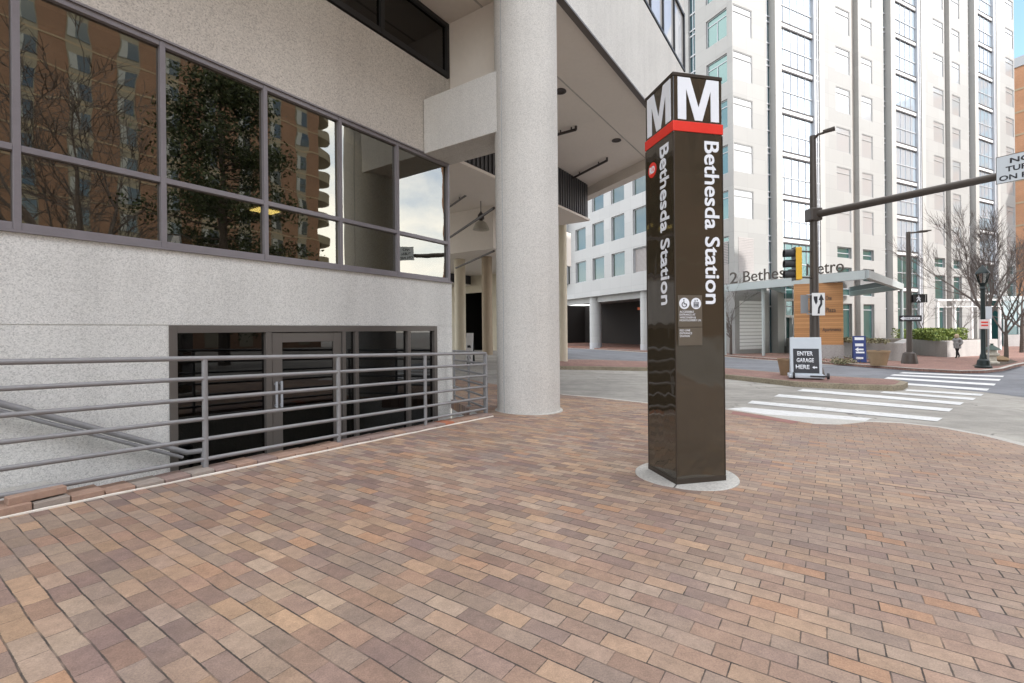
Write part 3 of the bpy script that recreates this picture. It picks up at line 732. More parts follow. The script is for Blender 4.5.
# street railing
def railing(lbl, pts, posts, nr=6, ph=None):
    b = pts[0]
    t = thing('railing', lbl, 'railing', S(b[0], b[1], zs(b[0])), math.atan2(US.y, US.x))
    for k in range(nr):
        h = .118 + k * .196
        m = MB(); m.path([(s_, m_, zs(s_) + h) for s_, m_ in pts], .0235 if k == nr - 1 else .0205, 10); m.build('rail', M['rail'], t, FB, smooth=50)
    for s_, m_ in posts:
        m = MB(); m.tube((s_, m_, zs(s_) - .02), (s_, m_, zs(s_) + .118 + .196 * (nr - 1) - .01), .0255, seg=12)
        m.lathe([(.055, 0), (.055, .012), (.03, .02)], (s_, m_, zs(s_) + .002), 14); m.build('post', M['rail'], t, FB, smooth=40)
    return t
RM = 5.02
railing('long grey steel pipe railing with six bars along the sunken entry', [(-3.0, RM), (0.6, RM), (3.5, RM), (6.55, RM)], [(-2.4, RM), (-.9, RM), (.57, RM), (2.06, RM), (3.55, RM), (5.05, RM), (6.56, RM)])
railing('short grey return railing from the round column to the wall corner', [(6.62, RM + .07), (7.82, 6.9)], [(6.64, RM + .10), (7.25, 5.99), (7.80, 6.86)])

# raised brick edging (one object: laid course) and sealant line
rng = random.Random(3)
bt = thing('brick_kerb', 'raised edging course of mixed bricks under the grey railing', 'edging', S(2, 4.97, zs(2)), math.atan2(US.y, US.x))
cols = [((.34, .22, .16)), ((.27, .19, .16)), ((.42, .15, .08)), ((.30, .25, .21))]
bmats = [plain('edging_brick_%d' % i, c, .85, 0, .2, 20, .3, 90) for i, c in enumerate(cols)]
sets = [MB() for _ in bmats]; s_ = -3.0
while s_ < 6.45:
    w = rng.uniform(.195, .21); k = rng.choices(range(4), [4, 4, 1, 3])[0]; h = .035 + rng.uniform(-.004, .004) + .028 * max(0, 1.2 - s_) ** .5 * (s_ < 1.2)
    sets[k].box(s_ + .004, s_ + w - .004, 4.86, 5.0, zs(s_) - .03, zs(s_) + h); sets[k].box(s_ + .004, s_ + w - .004, 5.004, 5.13, zs(s_) - .03, zs(s_) + h - .003)
    s_ += w
for q, (sb, bmx) in enumerate(zip(sets, bmats)): sb.build('brick', bmx, bt, FB, bevel=.006)
def edge_z(s): return zs(s)
lb1 = MB(); lb1.box(-.16, .16, -.05, .05, 0, .055)
o = lb1.build('loose_brick', bmats[0], None, loc=(0, 0, 0), bevel=.006); o.location = S(.88, 4.96, zs(.9) + .066); o.rotation_euler = (0, 0, math.atan2(US.y, US.x) + R(4))
tag(o, 'loose brown brick lying on top of the edging at the left end of the railing', 'brick')
m = MB(); pts = []
rng2 = random.Random(5)
for k in range(0, 46):
    s_ = -2.5 + k * .2; pts.append((s_, 4.835 + rng2.uniform(-.006, .006), zs(s_) + .006))
m.path(pts, [.011 * rng2.uniform(.75, 1.2) for _ in pts], 6); struct(m.build('sealant_line', M['caulk'], None, FB))

# small things in the ribbon windows
wl = thing('window_letters', 'small white letters standing on the sill inside the ribbon window', 'sign', S(2.75, 7.3, 2.47), math.atan2(US.y, US.x))
m = MB(); text_into(m, 'M', (2.55, 7.11, 2.47), (1, 0, 0), (0, 0, 1), (0, -1, 0), .19, .20, .03, .03); m.build('letter', M['white'], wl, FB)
m = MB(); m.prism([(2.79, 7.10), (2.99, 7.10), (2.99, 7.13), (2.79, 7.13)], 2.47, 2.74); m.build('letter_board', M['white'], wl, FB)
m = MB(); text_into(m, 'U', (2.83, 7.098, 2.50), (1, 0, 0), (0, 0, 1), (0, -1, 0), .12, .16, .03, .004); m.build('letter', M['ink'], wl, FB)
rvz = thing('red_vase', 'round red vase on the sill inside the ribbon window', 'vase', S(4.28, 7.28, 2.42), 0)
m = MB(); m.lathe([(.07, 0), (.17, .08), (.19, .2), (.13, .32), (.06, .36), (.08, .42)], FB @ Vector((4.28, 7.28, 2.42)), 24); m.build('vase_body', M['red'], rvz, smooth=50)
m = MB(); m.lathe([(.075, 0), (.075, .012)], FB @ Vector((4.28, 7.28, 2.84)), 24); m.build('mouth', M['rope'], rvz)

# ------------------------------------------------------------------ metro pylon
p0 = G(676.8, 484.9); PA = R(12.5)
FP = Matrix.Translation((p0.x, p0.y, 0)) @ Matrix.Rotation(PA, 4, 'Z')
PW = .505; PT = 3.60; zb = p0.z
cen = FP @ Vector((PW / 2, PW / 2, 0))
m = MB(); m.lathe([(.475, -.1), (.475, .010), (.467, .016)], (cen.x, cen.y, zg(cen.x, cen.y)), 64); o = struct(m.build('concrete_pad', M['kerbc'], None, smooth=30))
m = MB(); jd = (FP @ Vector((-.02, -.02, 0)) - cen); jd.z = 0; jd.normalize(); a = Vector((cen.x, cen.y, zg(cen.x, cen.y) + .019)) + jd * .30; b = a + jd * .165; q = Vector((-jd.y, jd.x, 0)) * .006
m.face([a - q, b - q, b + q, a + q]); struct(m.build('pad_joint', M['pipe']))
PY = thing('station_pylon', 'tall dark brown square station pylon with white M letters and red band', 'sign pylon', (cen.x, cen.y, zb), PA)
def py(mb, name, mat, **k): return mb.build(name, mat, k.pop('parent', PY), FP, **k)
m = MB(); m.box(0, PW, 0, PW, zb - .06, PT - .02); py(m, 'body', M['pylon'], bevel=.007)
m = MB(); m.box(-.004, PW + .004, -.004, PW + .004, PT - .02, PT + .012); py(m, 'cap', M['pylon_cap'], bevel=.004)
m = MB(); m.box(-.006, PW + .006, -.006, PW + .006, zb - .02, zb + .05); py(m, 'base_trim', M['pylon_cap'], bevel=.003)
m = MB(); m.box(-.007, PW + .007, -.007, PW + .007, 3.075, 3.168); py(m, 'red_band', M['red'], bevel=.003)
for (x_, y_) in ((-.0035, -.0035), (PW - .004, -.0035), (-.0035, PW - .004)):
    m = MB(); m.box(x_, x_ + .0075, y_, y_ + .0075, zb + .05, 3.063); py(m, 'corner_trim', M['pylon_cap'])
EX, EY = Vector((1, 0, 0)), Vector((0, 0, 1)); NR = Vector((0, -1, 0)); LX = Vector((0, -1, 0)); NL = Vector((-1, 0, 0))
def big_m(org, ex, nrm, W, H):
    pts = [(0, 0), (.2, 0), (.2, .74), (.41, 0), (.59, 0), (.8, .74), (.8, 0), (1, 0), (1, 1), (.70, 1), (.5, .31), (.30, 1), (0, 1)]
    m = MB(); m.extr([Vector(org) + Vector(ex) * (x * W) + EY * (z * H) for x, z in pts], Vector(nrm) * .004); return m
py(big_m((.045, -.0005, 3.185), EX, NR, .425, .385), 'letter_m', M['letter'])
py(big_m((-.0005, .465, 3.185), LX, NL, .425, .385), 'letter_m', M['letter'])
DN = Vector((0, 0, -1))
m = MB()
BOLD = [(0, 0), (.004, .002), (-.004, -.002), (.004, -.002), (-.004, .002)]
for i, (p_, q_) in enumerate(BOLD): text_into(m, 'Bethesda Station', (.315 + q_, -.0005, 3.0 + p_), DN, EX, NR, 1.50, .150, 0.0, .003 + .0003 * i)
py(m, 'lettering', M['letter'])
m = MB()
for i, (p_, q_) in enumerate(BOLD): text_into(m, 'Bethesda Station', (-.0005, .232 + q_, 3.0 + p_), DN, LX, NL, 1.50, .150, 0.0, .003 + .0003 * i)
py(m, 'lettering', M['letter'])
def disc(org, ex, ey, nrm, r, th=.004, seg=32):
    m = MB(); m.extr([Vector(org) + Vector(ex) * (r * math.cos(2 * math.pi * k / seg)) + Vector(ey) * (r * math.sin(2 * math.pi * k / seg)) for k in range(seg)], Vector(nrm) * th); return m
rd = py(disc((-.0005, .375, 2.84), LX, EY, NL, .074), 'line_badge', M['red'])
m = MB()
for i, (p_, q_) in enumerate(BOLD): text_into(m, 'RD', (-.0046, .375 + p_ * .7, 2.808 + q_), LX, EY, NL, .090, .064, .0, .002 + .0003 * i, center=True)
py(m, 'lettering', M['letter'], parent=rd)
m = MB(); m.box(.028, .272, -.008, -.0005, 1.285, 1.575); pq = py(m, 'plaque', M['plaque'], bevel=.002)
m = MB(); m.box(.028, .272, -.008, -.0005, 1.115, 1.280); pq2 = py(m, 'plaque', M['plaque'], bevel=.002)
NRo = -.0085
py(disc((.088, NRo, 1.50), EX, EY, NR, .052, .002), 'symbol_disc', M['letter'], parent=pq); py(disc((.208, NRo, 1.50), EX, EY, NR, .052, .002), 'symbol_disc', M['letter'], parent=pq)
def flat(m, pts, y=-.0112, th=-.0012): m.extr([(x, y, z) for x, z in pts], (0, th, 0))
m = MB()   # wheelchair symbol
def ringpts(cx, cz, r, a0, a1, w, n=20):
    o_ = [(cx + r * math.cos(a0 + (a1 - a0) * k / n), cz + r * math.sin(a0 + (a1 - a0) * k / n)) for k in range(n + 1)]
    i_ = [(cx + (r - w) * math.cos(a0 + (a1 - a0) * k / n), cz + (r - w) * math.sin(a0 + (a1 - a0) * k / n)) for k in range(n + 1)]
    return o_ + i_[::-1]
flat(m, ringpts(.086, 1.49, .026, R(115), R(380), .007)); flat(m, [(.078, 1.522), (.086, 1.522), (.089, 1.500), (.104, 1.500), (.114, 1.474), (.108, 1.472), (.100, 1.492), (.082, 1.492)])
flat(m, [(.082 + .007 * math.cos(t * .524), 1.533 + .007 * math.sin(t * .524)) for t in range(12)]); py(m, 'symbol', M['ink'], parent=pq)
m = MB()   # lift symbol
flat(m, [(.182, 1.465), (.234, 1.465), (.234, 1.470), (.182, 1.470)]); flat(m, [(.182, 1.508), (.234, 1.508), (.234, 1.513), (.182, 1.513)])
for x in (.182, .229): flat(m, [(x, 1.4705), (x + .005, 1.4705), (x + .005, 1.5075), (x, 1.5075)])
for x in (.195, .208, .221):
    flat(m, [(x - .004, 1.474), (x + .004, 1.474), (x + .005, 1.494), (x - .005, 1.494)]); flat(m, [(x + .0045 * math.cos(t * .785), 1.4995 + .0045 * math.sin(t * .785)) for t in range(8)])
flat(m, [(.190, 1.519), (.204, 1.519), (.197, 1.535)]); flat(m, [(.212, 1.535), (.226, 1.535), (.219, 1.519)]); py(m, 'symbol', M['ink'], parent=pq)
for i, t in enumerate(('ACCESSIBLE', 'ENTRANCE AT', 'WISCONSIN &', 'MONTGOMERY LN')):
    m = MB(); text_into(m, t, (.04, NRo, 1.415 - i * .026), EX, EY, NR, (.145, .16, .165, .215)[i], .018, .0, .001); py(m, 'lettering', M['letter'], parent=pq)
for i, t in enumerate(('RED LINE', 'ENTRANCE', 'STATION')):
    m = MB(); text_into(m, t, (.04, NRo, 1.245 - i * .026), EX, EY, NR, (.105, .125, .10)[i], .018, .0, .001); py(m, 'lettering', M['letter'], parent=pq2)

# ------------------------------------------------------------------ white tower
TZ = -1.0; TH = 47.0
TWR = thing('office_tower', 'white precast office tower with tall glass bays behind the crossing', 'building', TWp(2, 2, TZ), TA)
def tw(mb, name, mat, **k): return mb.build(name, mat, k.pop('parent', TWR), FT, **k)
FL = 3.93; Z0 = 29.2                       # spandrel line
floors = [Z0 + FL * k for k in range(-6, 5)]
PER = 18.45
def tboxes(m, lst):
    for b in lst: m.box(*b)
piers = []
m = MB()
for k in range(3):
    o_ = k * PER
    piers += [(o_ + (0 if k == 0 else -.25), o_ + 4.3), (o_ + 12.5, o_ + 17.0)]
m.box(0.45, 53.8, .45, 6, TZ, TH)          # core
for (a, b) in piers: pass
core = tw(m, 'core', M['groove'])
def wall_with_holes(m, x0, x1, y0, y1, z0, z1, holes):
    """holes: list of (hx0,hx1,hz0,hz1), stacked in one column"""
    if not holes: m.box(x0, x1, y0, y1, z0, z1); return
    hx0, hx1 = holes[0][0], holes[0][1]
    m.box(x0, hx0, y0, y1, z0, z1); m.box(hx1, x1, y0, y1, z0, z1)
    zc = z0
    for h in sorted(holes, key=lambda h: h[2]):
        m.box(hx0 + 1e-4, hx1 - 1e-4, y0 + 1e-3, y1, zc, h[2]); zc = h[3]
    m.box(hx0 + 1e-4, hx1 - 1e-4, y0 + 1e-3, y1, zc, z1)
winsrc = {}
def tower_window(kind, x0, x1, z0, z1, y):
    """a window: frame + pane + transom, copied when the size repeats"""
    key = (kind, round(x1 - x0, 2), round(z1 - z0, 2))
    if key in winsrc:
        src, bx, bz = winsrc[key]
        dup(src, TWR, (x0 - bx, 0, z0 - bz)); return
    f = MB(); w_ = .07
    f.box(x0, x0 + w_, y, y + .1, z0, z1); f.box(x1 - w_, x1, y, y + .1, z0, z1); f.box(x0 + w_, x1 - w_, y, y + .1, z0, z0 + w_); f.box(x0 + w_, x1 - w_, y, y + .1, z1 - w_, z1)
    f.box(x0 + w_, x1 - w_, y + .002, y + .1, z1 - .62, z1 - .55)
    w = tw(f, 'window', M['silver'] if kind != 'blind' else M['blindframe'])
    g = MB(); g.box(x0 + w_, x1 - w_, y + .05, y + .07, z0 + w_, z1 - w_); tw(g, 'pane', M['blind'] if kind == 'blind' else M['tglass_g'], parent=w)
    winsrc[key] = (w, x0, z0)
for i, (a, b) in enumerate(piers):
    left = i % 2 == 0
    hx0, hx1 = (a + (.5 if i else .06), a + 2.45) if left else (a + 1.9, b - .25)
    holes = []; kinds = []
    for z in floors:
        if z - 2.75 > 9.2: holes.append((hx0, hx1, z - 2.8, z - .35)); kinds.append('blind')
    if i > 0:
        holes += [(hx0, hx1, 8.1, 9.2)] ; kinds += ['green']
        holes += [(hx0, hx1, 4.4, 7.2)]; kinds += ['green']
        holes += [(hx0, hx1, -.4, 3.6)]; kinds += ['green']
    m = MB(); wall_with_holes(m, a, b, 0, .44, TZ, TH, holes); tw(m, 'pier', M['tower'])
    for h, kd in zip(holes, kinds): tower_window(kd, h[0], h[1], h[2], h[3], .025 if kd == 'blind' else .2)
for k in range(3):
    o_ = k * PER
    m = MB(); m.box(o_ + 4.302, o_ + 5.0, .28, .40, TZ, TH); s1 = tw(m, 'slot_glazing', M['tglass_d'])
    m = MB(); m.box(o_ + 4.62, o_ + 4.68, .2, .277, TZ, TH)
    for z in floors:
        for dz in (0, -.5, -2.4): m.box(o_ + 4.31, o_ + 4.99, .18, .278, z + dz - .09, z + dz + .03)
    tw(m, 'slot_bars', M['silver'], parent=s1)
    m = MB(); m.box(o_ + 5.0, o_ + 5.85, -.35, .44, TZ, TH); tw(m, 'fin', M['fin'])
    m = MB(); m.box(o_ + 11.75, o_ + 12.5, -.06, .44, TZ, TH); tw(m, 'fin', M['fin'])
    m = MB(); m.box(o_ + 5.852, o_ + 11.0, .22, .3, 9.6, TH); cw = tw(m, 'curtain_wall', M['tglass'])
    m = MB(); m.box(o_ + 5.852, o_ + 11.0, .22, .3, TZ, 9.59); cg = tw(m, 'curtain_wall', M['tglass_g'])
    m = MB()
    for j in range(1, 5):
        x = o_ + 5.85 + 5.15 * j / 5; m.box(x - .028, x + .028, .17, .218, TZ, TH)
    for z in floors:
        m.box(o_ + 5.853, o_ + 10.99, .15, .217, z - 2.45, z - 2.37)
    tw(m, 'mullions', M['silver'], parent=cw)
    for j, z in enumerate(floors):
        m = MB(); m.box(o_ + 5.853, o_ + 10.99, .10, .216, z - .13, z); m.box(o_ + 5.853, o_ + 10.99, .10, .216, z - .60, z - .46); tw(m, 'spandrel', M['spandrel'], parent=cw)
    for z in floors:
        m = MB(); m.box(o_ + 5.853, o_ + 10.99, .12, .215, z - .459, z - .161); tw(m, 'spandrel_panel', M['white'], parent=cw)
    m = MB(); m.box(o_ + 11.002, o_ + 11.3, -.04, .44, TZ, TH); m.box(o_ + 11.45, o_ + 11.6, -.04, .44, TZ, TH); tw(m, 'metal_fin', M['silver'])
    m = MB(); m.box(o_ + 11.5, o_ + 11.56, .05, .29, TZ, TH)
    for z in floors:
        for dz in (0, -.5, -2.4): m.box(o_ + 11.31, o_ + 11.74, .0, .3, z + dz - .09, z + dz + .03)
    tw(m, 'slot_bars', M['silver'])
# left flank of the tower
m = MB(); holes = [(.3, 2.75, z - 2.8, z - .35) for z in floors if z > 9] 
mm = MB()
def flank(m, y0, y1, z0, z1, x1=.44):
    m.box(.0, x1, y0, y1, z0, z1)
flank(m, .445, .55, TZ, TH); flank(m, 2.75, 4.0, TZ, TH); flank(m, 4.8, 9.0, TZ, TH)
zc = TZ
for h in sorted(holes, key=lambda h: h[2]):
    m.box(.001, .44, .551, 2.749, zc, h[2]); zc = h[3]
m.box(.001, .44, .551, 2.749, zc, TH); tw(m, 'flank_wall', M['tower'])
m = MB(); m.box(.45, 8, 6.001, 9, TZ, TH); tw(m, 'core', M['groove'])
m = MB(); m.box(.25, .3, 4.0, 4.8, TZ, TH); s1 = tw(m, 'slot_glazing', M['tglass_d']); m = MB(); m.box(.16, .247, 4.37, 4.43, TZ, TH)
for z in floors:
    for dz in (0, -.5, -2.4): m.box(.14, .248, 4.01, 4.79, z + dz - .09, z + dz + .03)
tw(m, 'slot_bars', M['silver'], parent=s1)
src = None
for h in holes:
    if src is None:
        f = MB(); z0, z1 = h[2], h[3]
        f.box(.14, .24, .56, .63, z0, z1); f.box(.14, .24, 2.67, 2.74, z0, z1); f.box(.14, .24, .63, 2.67, z0, z0 + .07); f.box(.14, .24, .63, 2.67, z1 - .07, z1); f.box(.14, .24, .63, 2.67, z1 - .62, z1 - .55); f.box(.14, .24, 1.6, 1.67, z0 + .07, z1 - .62)
        src = tw(f, 'window', M['silver']); g = MB(); g.box(.19, .2, .63, 2.67, z0 + .07, z1 - .07); tw(g, 'pane', M['tglass_g'], parent=src); zr = z0
    else: dup(src, TWR, (0, 0, h[2] - zr))
# vent grille and entrance door of the tower
m = MB()
for k in range(22): m.box(.5, 2.4, -.02, .0, 6.0 + k * .14, 6.0 + k * .14 + .10)
tw(m, 'vent_grille', M['louv_l'])
m = MB()
for k in range(30): m.box(-.03, .0, .6, 2.6, 4.6 + k * .14, 4.6 + k * .14 + .10)
tw(m, 'vent_grille', M['louv_l'])
m = MB()
for k in range(14): m.box(.55, 3.4, -.02, .0, -.55 + k * .3, -.55 + k * .3 + .25)
tw(m, 'stone_base', M['white'])
m = MB(); m.box(6.3, 6.45, -.1, .2, -.4, 3.9); m.box(8.35, 8.5, -.1, .2, -.4, 3.9); m.box(6.45, 8.35, -.1, .2, 3.7, 3.9); m.box(6.45, 8.35, -.1, .2, 2.2, 2.4); m.box(7.35, 7.45, -.1, .2, -.4, 2.2)
dr = tw(m, 'door', M['white']); m = MB(); m.box(7.28, 7.33, -.2, -.15, .5, 1.6); tw(m, 'handle', M['silver'], parent=dr)

# grey wing of the complex
GW = thing('parking_block', 'grey precast block with square windows on round columns over a dark garage', 'building', TWp(1, 18, -1), TA)
def gw(mb, name, mat, **k): return mb.build(name, mat, k.pop('parent', GW), FT, **k)
rows = [(7.4, 10.1), (11.6, 14.4), (15.9, 18.6), (20.1, 22.9)]
wins = [(10.55 + 3.83 * k, 12.95 + 3.83 * k) for k in range(5)]
GT = 26.0; y = 9.01; m = MB()
for (a, b) in wins:
    m.box(0, .5, y, a, 5.4, GT); zc = 5.4
    for (z0, z1) in rows: m.box(0.001, .5, a + .0001, b - .0001, zc, z0); zc = z1
    m.box(0.001, .5, a + .0001, b - .0001, zc, GT); y = b
m.box(0, .5, y, 36, 5.4, GT); m.box(.5, 12, 9.01, 36, 5.4, 5.8); m.box(.5, 12, 9.01, 36, GT - .3, GT)
gw(m, 'wall', M['greyb'])
m = MB(); m.box(.5, .6, 9.01, 36, 5.8, GT - .3); gw(m, 'backing', M['garage'])
m = MB(); m.box(-1.2, -.001, 26.2, 36, 7.5, GT); gw(m, 'bay', M['greyb'])
for i, (a, b) in enumerate(wins):
    for j, (z0, z1) in enumerate(rows):
        f = MB(); f.box(.2, .3, a, a + .08, z0, z1); f.box(.2, .3, b - .08, b, z0, z1); f.box(.2, .3, a + .08, b - .08, z0, z0 + .08); f.box(.2, .3, a + .08, b - .08, z1 - .08, z1)
        w = gw(f, 'window', M['silver'])
        if i == 0 and j == 0:
            g = MB()
            for k in range(20): g.box(.24, .28, a + .08, b - .08, z0 + .1 + k * .125, z0 + .19 + k * .125)
            gw(g, 'grille', M['louv_l'], parent=w)
        else:
            g = MB(); g.box(.25, .26, a + .08, b - .08, z0 + .08, z1 - .08); gw(g, 'pane', M['tglass_m'], parent=w)
for e in (12.0, 21.6, 31.0):
    m = MB(); m.lathe([(.75, -1.6), (.75, 5.39)], (1.1, e, 0), 28); c_ = gw(m, 'column', M['greyb'], smooth=40)
    m = MB(); m.lathe([(.78, -1.3), (.78, -.4)], (1.1, e, 0), 28); gw(m, 'column_guard', M['silver'], parent=c_, smooth=40)
m = MB(); m.box(.9, 1.4, 9.01, 36, 4.7, 5.39); gw(m, 'beam', M['greyb'])
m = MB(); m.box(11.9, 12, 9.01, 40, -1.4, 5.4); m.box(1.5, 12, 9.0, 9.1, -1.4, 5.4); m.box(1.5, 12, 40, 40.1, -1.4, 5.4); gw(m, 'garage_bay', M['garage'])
m = MB(); m.box(1.2, 12, 9.01, 40, -1.25, -.98); gw(m, 'garage_floor', M['garagefloor'])
m = MB(); m.box(4, 8, 14, 17, 3.6, 3.9); gw(m, 'garage_sign', M['rope'])

# entrance canopy with letters
cA = P(724, 284, 37.5); cB = P(866, 272, 28.5); cC = P(901.5, 286, 38.0); zc = 4.75
CAN = thing('entrance_canopy', 'grey steel entrance canopy carrying dark letters reading 2 Bethesda Metro', 'canopy', (cB.x, cB.y + 1, -.6))
cA.z = cB.z = cC.z = zc
cD = TWp(16, -.3, zc); cE = TWp(1.0, -.3, zc)
m = MB()
def beam2(m, a, b, w, z0, z1):
    d = Vector((b.x - a.x, b.y - a.y, 0)).normalized(); q = Vector((-d.y, d.x, 0)) * (w / 2)
    m.prism([(a - q)[:2], (b - q)[:2], (b + q)[:2], (a + q)[:2]], z0, z1)
beam2(m, cA, cB, .3, zc - .55, zc); beam2(m, cB, cC, .3, zc - .5, zc - .002); beam2(m, cC, cD, .25, zc - .45, zc - .004)
for k in range(1, 6):
    a = cA.lerp(cB, k / 6); b = cE.lerp(cD, k / 6); beam2(m, a, b, .14, zc - .42, zc - .02)
m.build('frame', M['canopy'], CAN)
m = MB(); m.prism([p[:2] for p in (cA, cB, cC, cD, cE)], zc + .01, zc + .03); m.build('roof', M['canopyglass'], CAN)
for q in (P(763.5, 340, 35.2), P(902, 340, 37.6), P(725, 340, 37.2)):
    m = MB(); m.tube((q.x, q.y, -1.0), (q.x, q.y, zc - .46), .11, seg=12); m.build('post', M['canopy'], CAN, smooth=40)
dAB = (cB - cA); LAB = dAB.length; dAB.normalize(); nAB = Vector((dAB.y, -dAB.x, 0))
def along(px):      # distance on the edge A-B for a column of the picture
    d = ray(px, 275); a = d.x / d.y
    return (a * cA.y - cA.x) / (dAB.x - a * dAB.y)
for txt, x0, x1, h in (('2', 731, 738.5, .88), ('Bethesda', 744.5, 803, .84), ('Metro', 808, 845, .80)):
    d0, d1 = along(x0), along(x1)
    m = MB(); text_into(m, txt, cA + dAB * d0 + Vector((0, 0, .04)) + nAB * .1, dAB, (0, 0, 1), nAB, d1 - d0, h, .0, .06); m.build('lettering', M['bronze'], CAN)

# cedar wall with lettering under the canopy
wA = P(795, 342, 31.2); wB = P(843.5, 342, 30.2)
WP = thing('wood_screen', 'cedar board screen wall with small dark lettering under the canopy', 'screen wall', (wA.lerp(wB, .5).x, wA.lerp(wB, .5).y, -.6))
dW = Vector((wB.x - wA.x, wB.y - wA.y, 0)).normalized(); nW = Vector((dW.y, -dW.x, 0))
FW = Matrix(((dW.x, -nW.x, 0, wA.x), (dW.y, -nW.y, 0, wA.y), (0, 0, 1, 0), (0, 0, 0, 1)))
LW = Vector((wB.x - wA.x, wB.y - wA.y)).length
m = MB(); m.box(0, LW, 0, .3, .12, 4.18); m.build('boards', M['wood'], WP, FW)
m = MB(); m.box(-.02, LW + .02, -.02, .32, -.9, .118); m.build('plinth', M['granite'], WP, FW)
for t, px0, px1, py_ in (('One', 826.5, 834, 298), ('Plaza', 826.5, 838, 310), ('Apartments', 823, 843, 330)):
    a0 = (px0 - 795) / 48.5 * LW; a1 = (px1 - 795) / 48.5 * LW - .1; z_ = HC + (327 - py_ - 2) / F * 30.6
    m = MB(); text_into(m, t, (a0, -.003, z_), (1, 0, 0), (0, 0, 1), (0, -1, 0), a1 - a0, .30, .0, .02); m.build('lettering', M['bronze'], WP, FW)

# granite planters
def wallbox(name, label, pts, ztop, mat, plantz=None, cat='planter', t=.3):
    c = sum((Vector((p[0], p[1], 0)) for p in pts), Vector()) / len(pts)
    th_ = thing(name, label, cat, (c.x, c.y, zg(c.x, c.y)))
    m = MB(); m.prism([p[:2] for p in pts], lambda p: zg(p[0], p[1]) - .2, ztop); m.build('wall', mat, th_, bevel=.02)
    ins = [Vector((p[0], p[1], 0)).lerp(c, .10) for p in pts]
    m = MB(); m.prism([p[:2] for p in ins], ztop - .1, ztop + .015); m.build('soil', M['soil'], th_)
    return th_
q1 = G(904, 361.8); q0 = G(846, 357.5); q2 = G(911, 355.5)
b1 = wallbox('granite_planter', 'low grey granite planter wall with dry plants behind the one way pole', [G(775, 352.0), q0, q1, q2, q2 + Vector((-4, 5, 0)), G(775, 352.0) + Vector((.5, 2.5, 0))], .30, M['granite'])
r1 = G(947, 357.6); r0 = G(905, 354.2); r2 = G(998, 355.2)
b2 = wallbox('granite_planter', 'pale granite planter box holding the green hedge beside the walking person', [r0, r1, r2, r2 + Vector((-2, 4, 0)), r0 + Vector((2, 5, 0))], .22, M['granite'])
rng = random.Random(11)
def scatter_poly(poly, n, z0, z1, rng):
    xs_ = [p.x for p in poly]; ys_ = [p.y for p in poly]; out = []
    def inside(x, y):
        r_ = False; j = len(poly) - 1
        for i in range(len(poly)):
            a, b = poly[i], poly[j]
            if (a.y > y) != (b.y > y) and x < (b.x - a.x) * (y - a.y) / (b.y - a.y) + a.x: r_ = not r_
            j = i
        return r_
    while len(out) < n:
        x, y = rng.uniform(min(xs_), max(xs_)), rng.uniform(min(ys_), max(ys_))
        if inside(x, y): out.append((x, y, rng.uniform(z0, z1) ))
    return out
hp = [r0 + Vector((.6, .7, 0)), r1 + Vector((-.1, .7, 0)), r1.lerp(r2, .62) + Vector((0, .8, 0)), r1.lerp(r2, .62) + Vector((-2, 3.4, 0)), r0 + Vector((2.2, 4.2, 0))]
pts = []
for (x, y, z) in scatter_poly(hp, 9000, .1, 1.0, rng):
    lim = .72 + .26 * math.sin(x * 2.1 + 1) * math.cos(y * 1.7) + .08 * math.sin(x * 5)
    if z < lim + .22: pts.append((x, y, z + .12))
m = MB(); m.leafquads(pts, .085, rng)
tag(m.build('hedge', M['leaf'], None, loc=(hp[1].x - 1, hp[1].y + 1, .2)), 'clipped green hedge growing in the pale granite planter', 'hedge')
dp = [G(775, 352).lerp(q0, .5) + Vector((0, .6, 0)), q0 + Vector((0, .5, 0)), q1 + Vector((-.3, .4, 0)), q1 + Vector((-1.5, 2.4, 0)), q0 + Vector((0, 2.5, 0))]
m = MB(); m.leafquads(scatter_poly(dp, 1500, .30, .55, rng), .10, rng)
o = m.build('ground_cover', M['leaf_dry'], None); o['kind'] = 'stuff'
pc = G(842, 363.5); pts = [(pc.x + rng.gauss(0, .35), pc.y + rng.gauss(0, .25), pc.z + abs(rng.gauss(0, .16))) for _ in range(500)]
m = MB(); m.leafquads(pts, .06, rng); tag(m.build('low_shrub', M['leaf_dry'], None, loc=pc), 'small dry shrub by the kerb left of the blue board', 'shrub')

# ------------------------------------------------------------------ traffic pole with mast arm
b = G(815.0, 377.0, .05); Yp = b.y
TP = thing('signal_pole', 'tall brown traffic pole with mast arm, street light and signs behind the island', 'pole', b)
topz = P(808, 136, Yp).z
m = MB(); m.lathe([(.16, 0), (.145, 2), (.12, 5), (.095, topz - b.z)], b, 20); m.build('shaft', M['bronze'], TP, smooth=40)
m = MB(); m.lathe([(.30, 0), (.30, .05), (.24, .32), (.18, .36)], b, 20); m.build('base_cover', M['bronze'], TP, smooth=40)
az = P(815, 215, Yp).z
d = ray(998, 176.5); kk = (az + .02 - HC) / d.z; ae = CAM + d * kk
as_ = Vector((b.x, b.y, az)); ad = (ae - as_).normalized(); aend = ae + ad * 2.2
m = MB(); m.path([as_, as_.lerp(aend, .5), aend], [.125, .11, .09], 16); m.build('mast_arm', M['bronze'], TP, smooth=40)
m = MB(); m.box(b.x - .2, b.x + .2, b.y - .2, b.y + .2, az - .22, az + .22); m.build('arm_collar', M['bronze'], TP, bevel=.04)
lt = Vector((b.x, b.y, topz)); l1 = P(818, 134.5, Yp - .2); l2 = P(835, 129.5, Yp - .5)
m = MB(); m.path([lt - Vector((0, 0, .15)), l1, l1.lerp(l2, .4)], [.05, .045, .04], 8)
dd = (l2 - l1).normalized(); sd = Vector((-dd.y, dd.x, 0)).normalized() * .13; a = l1.lerp(l2, .3)
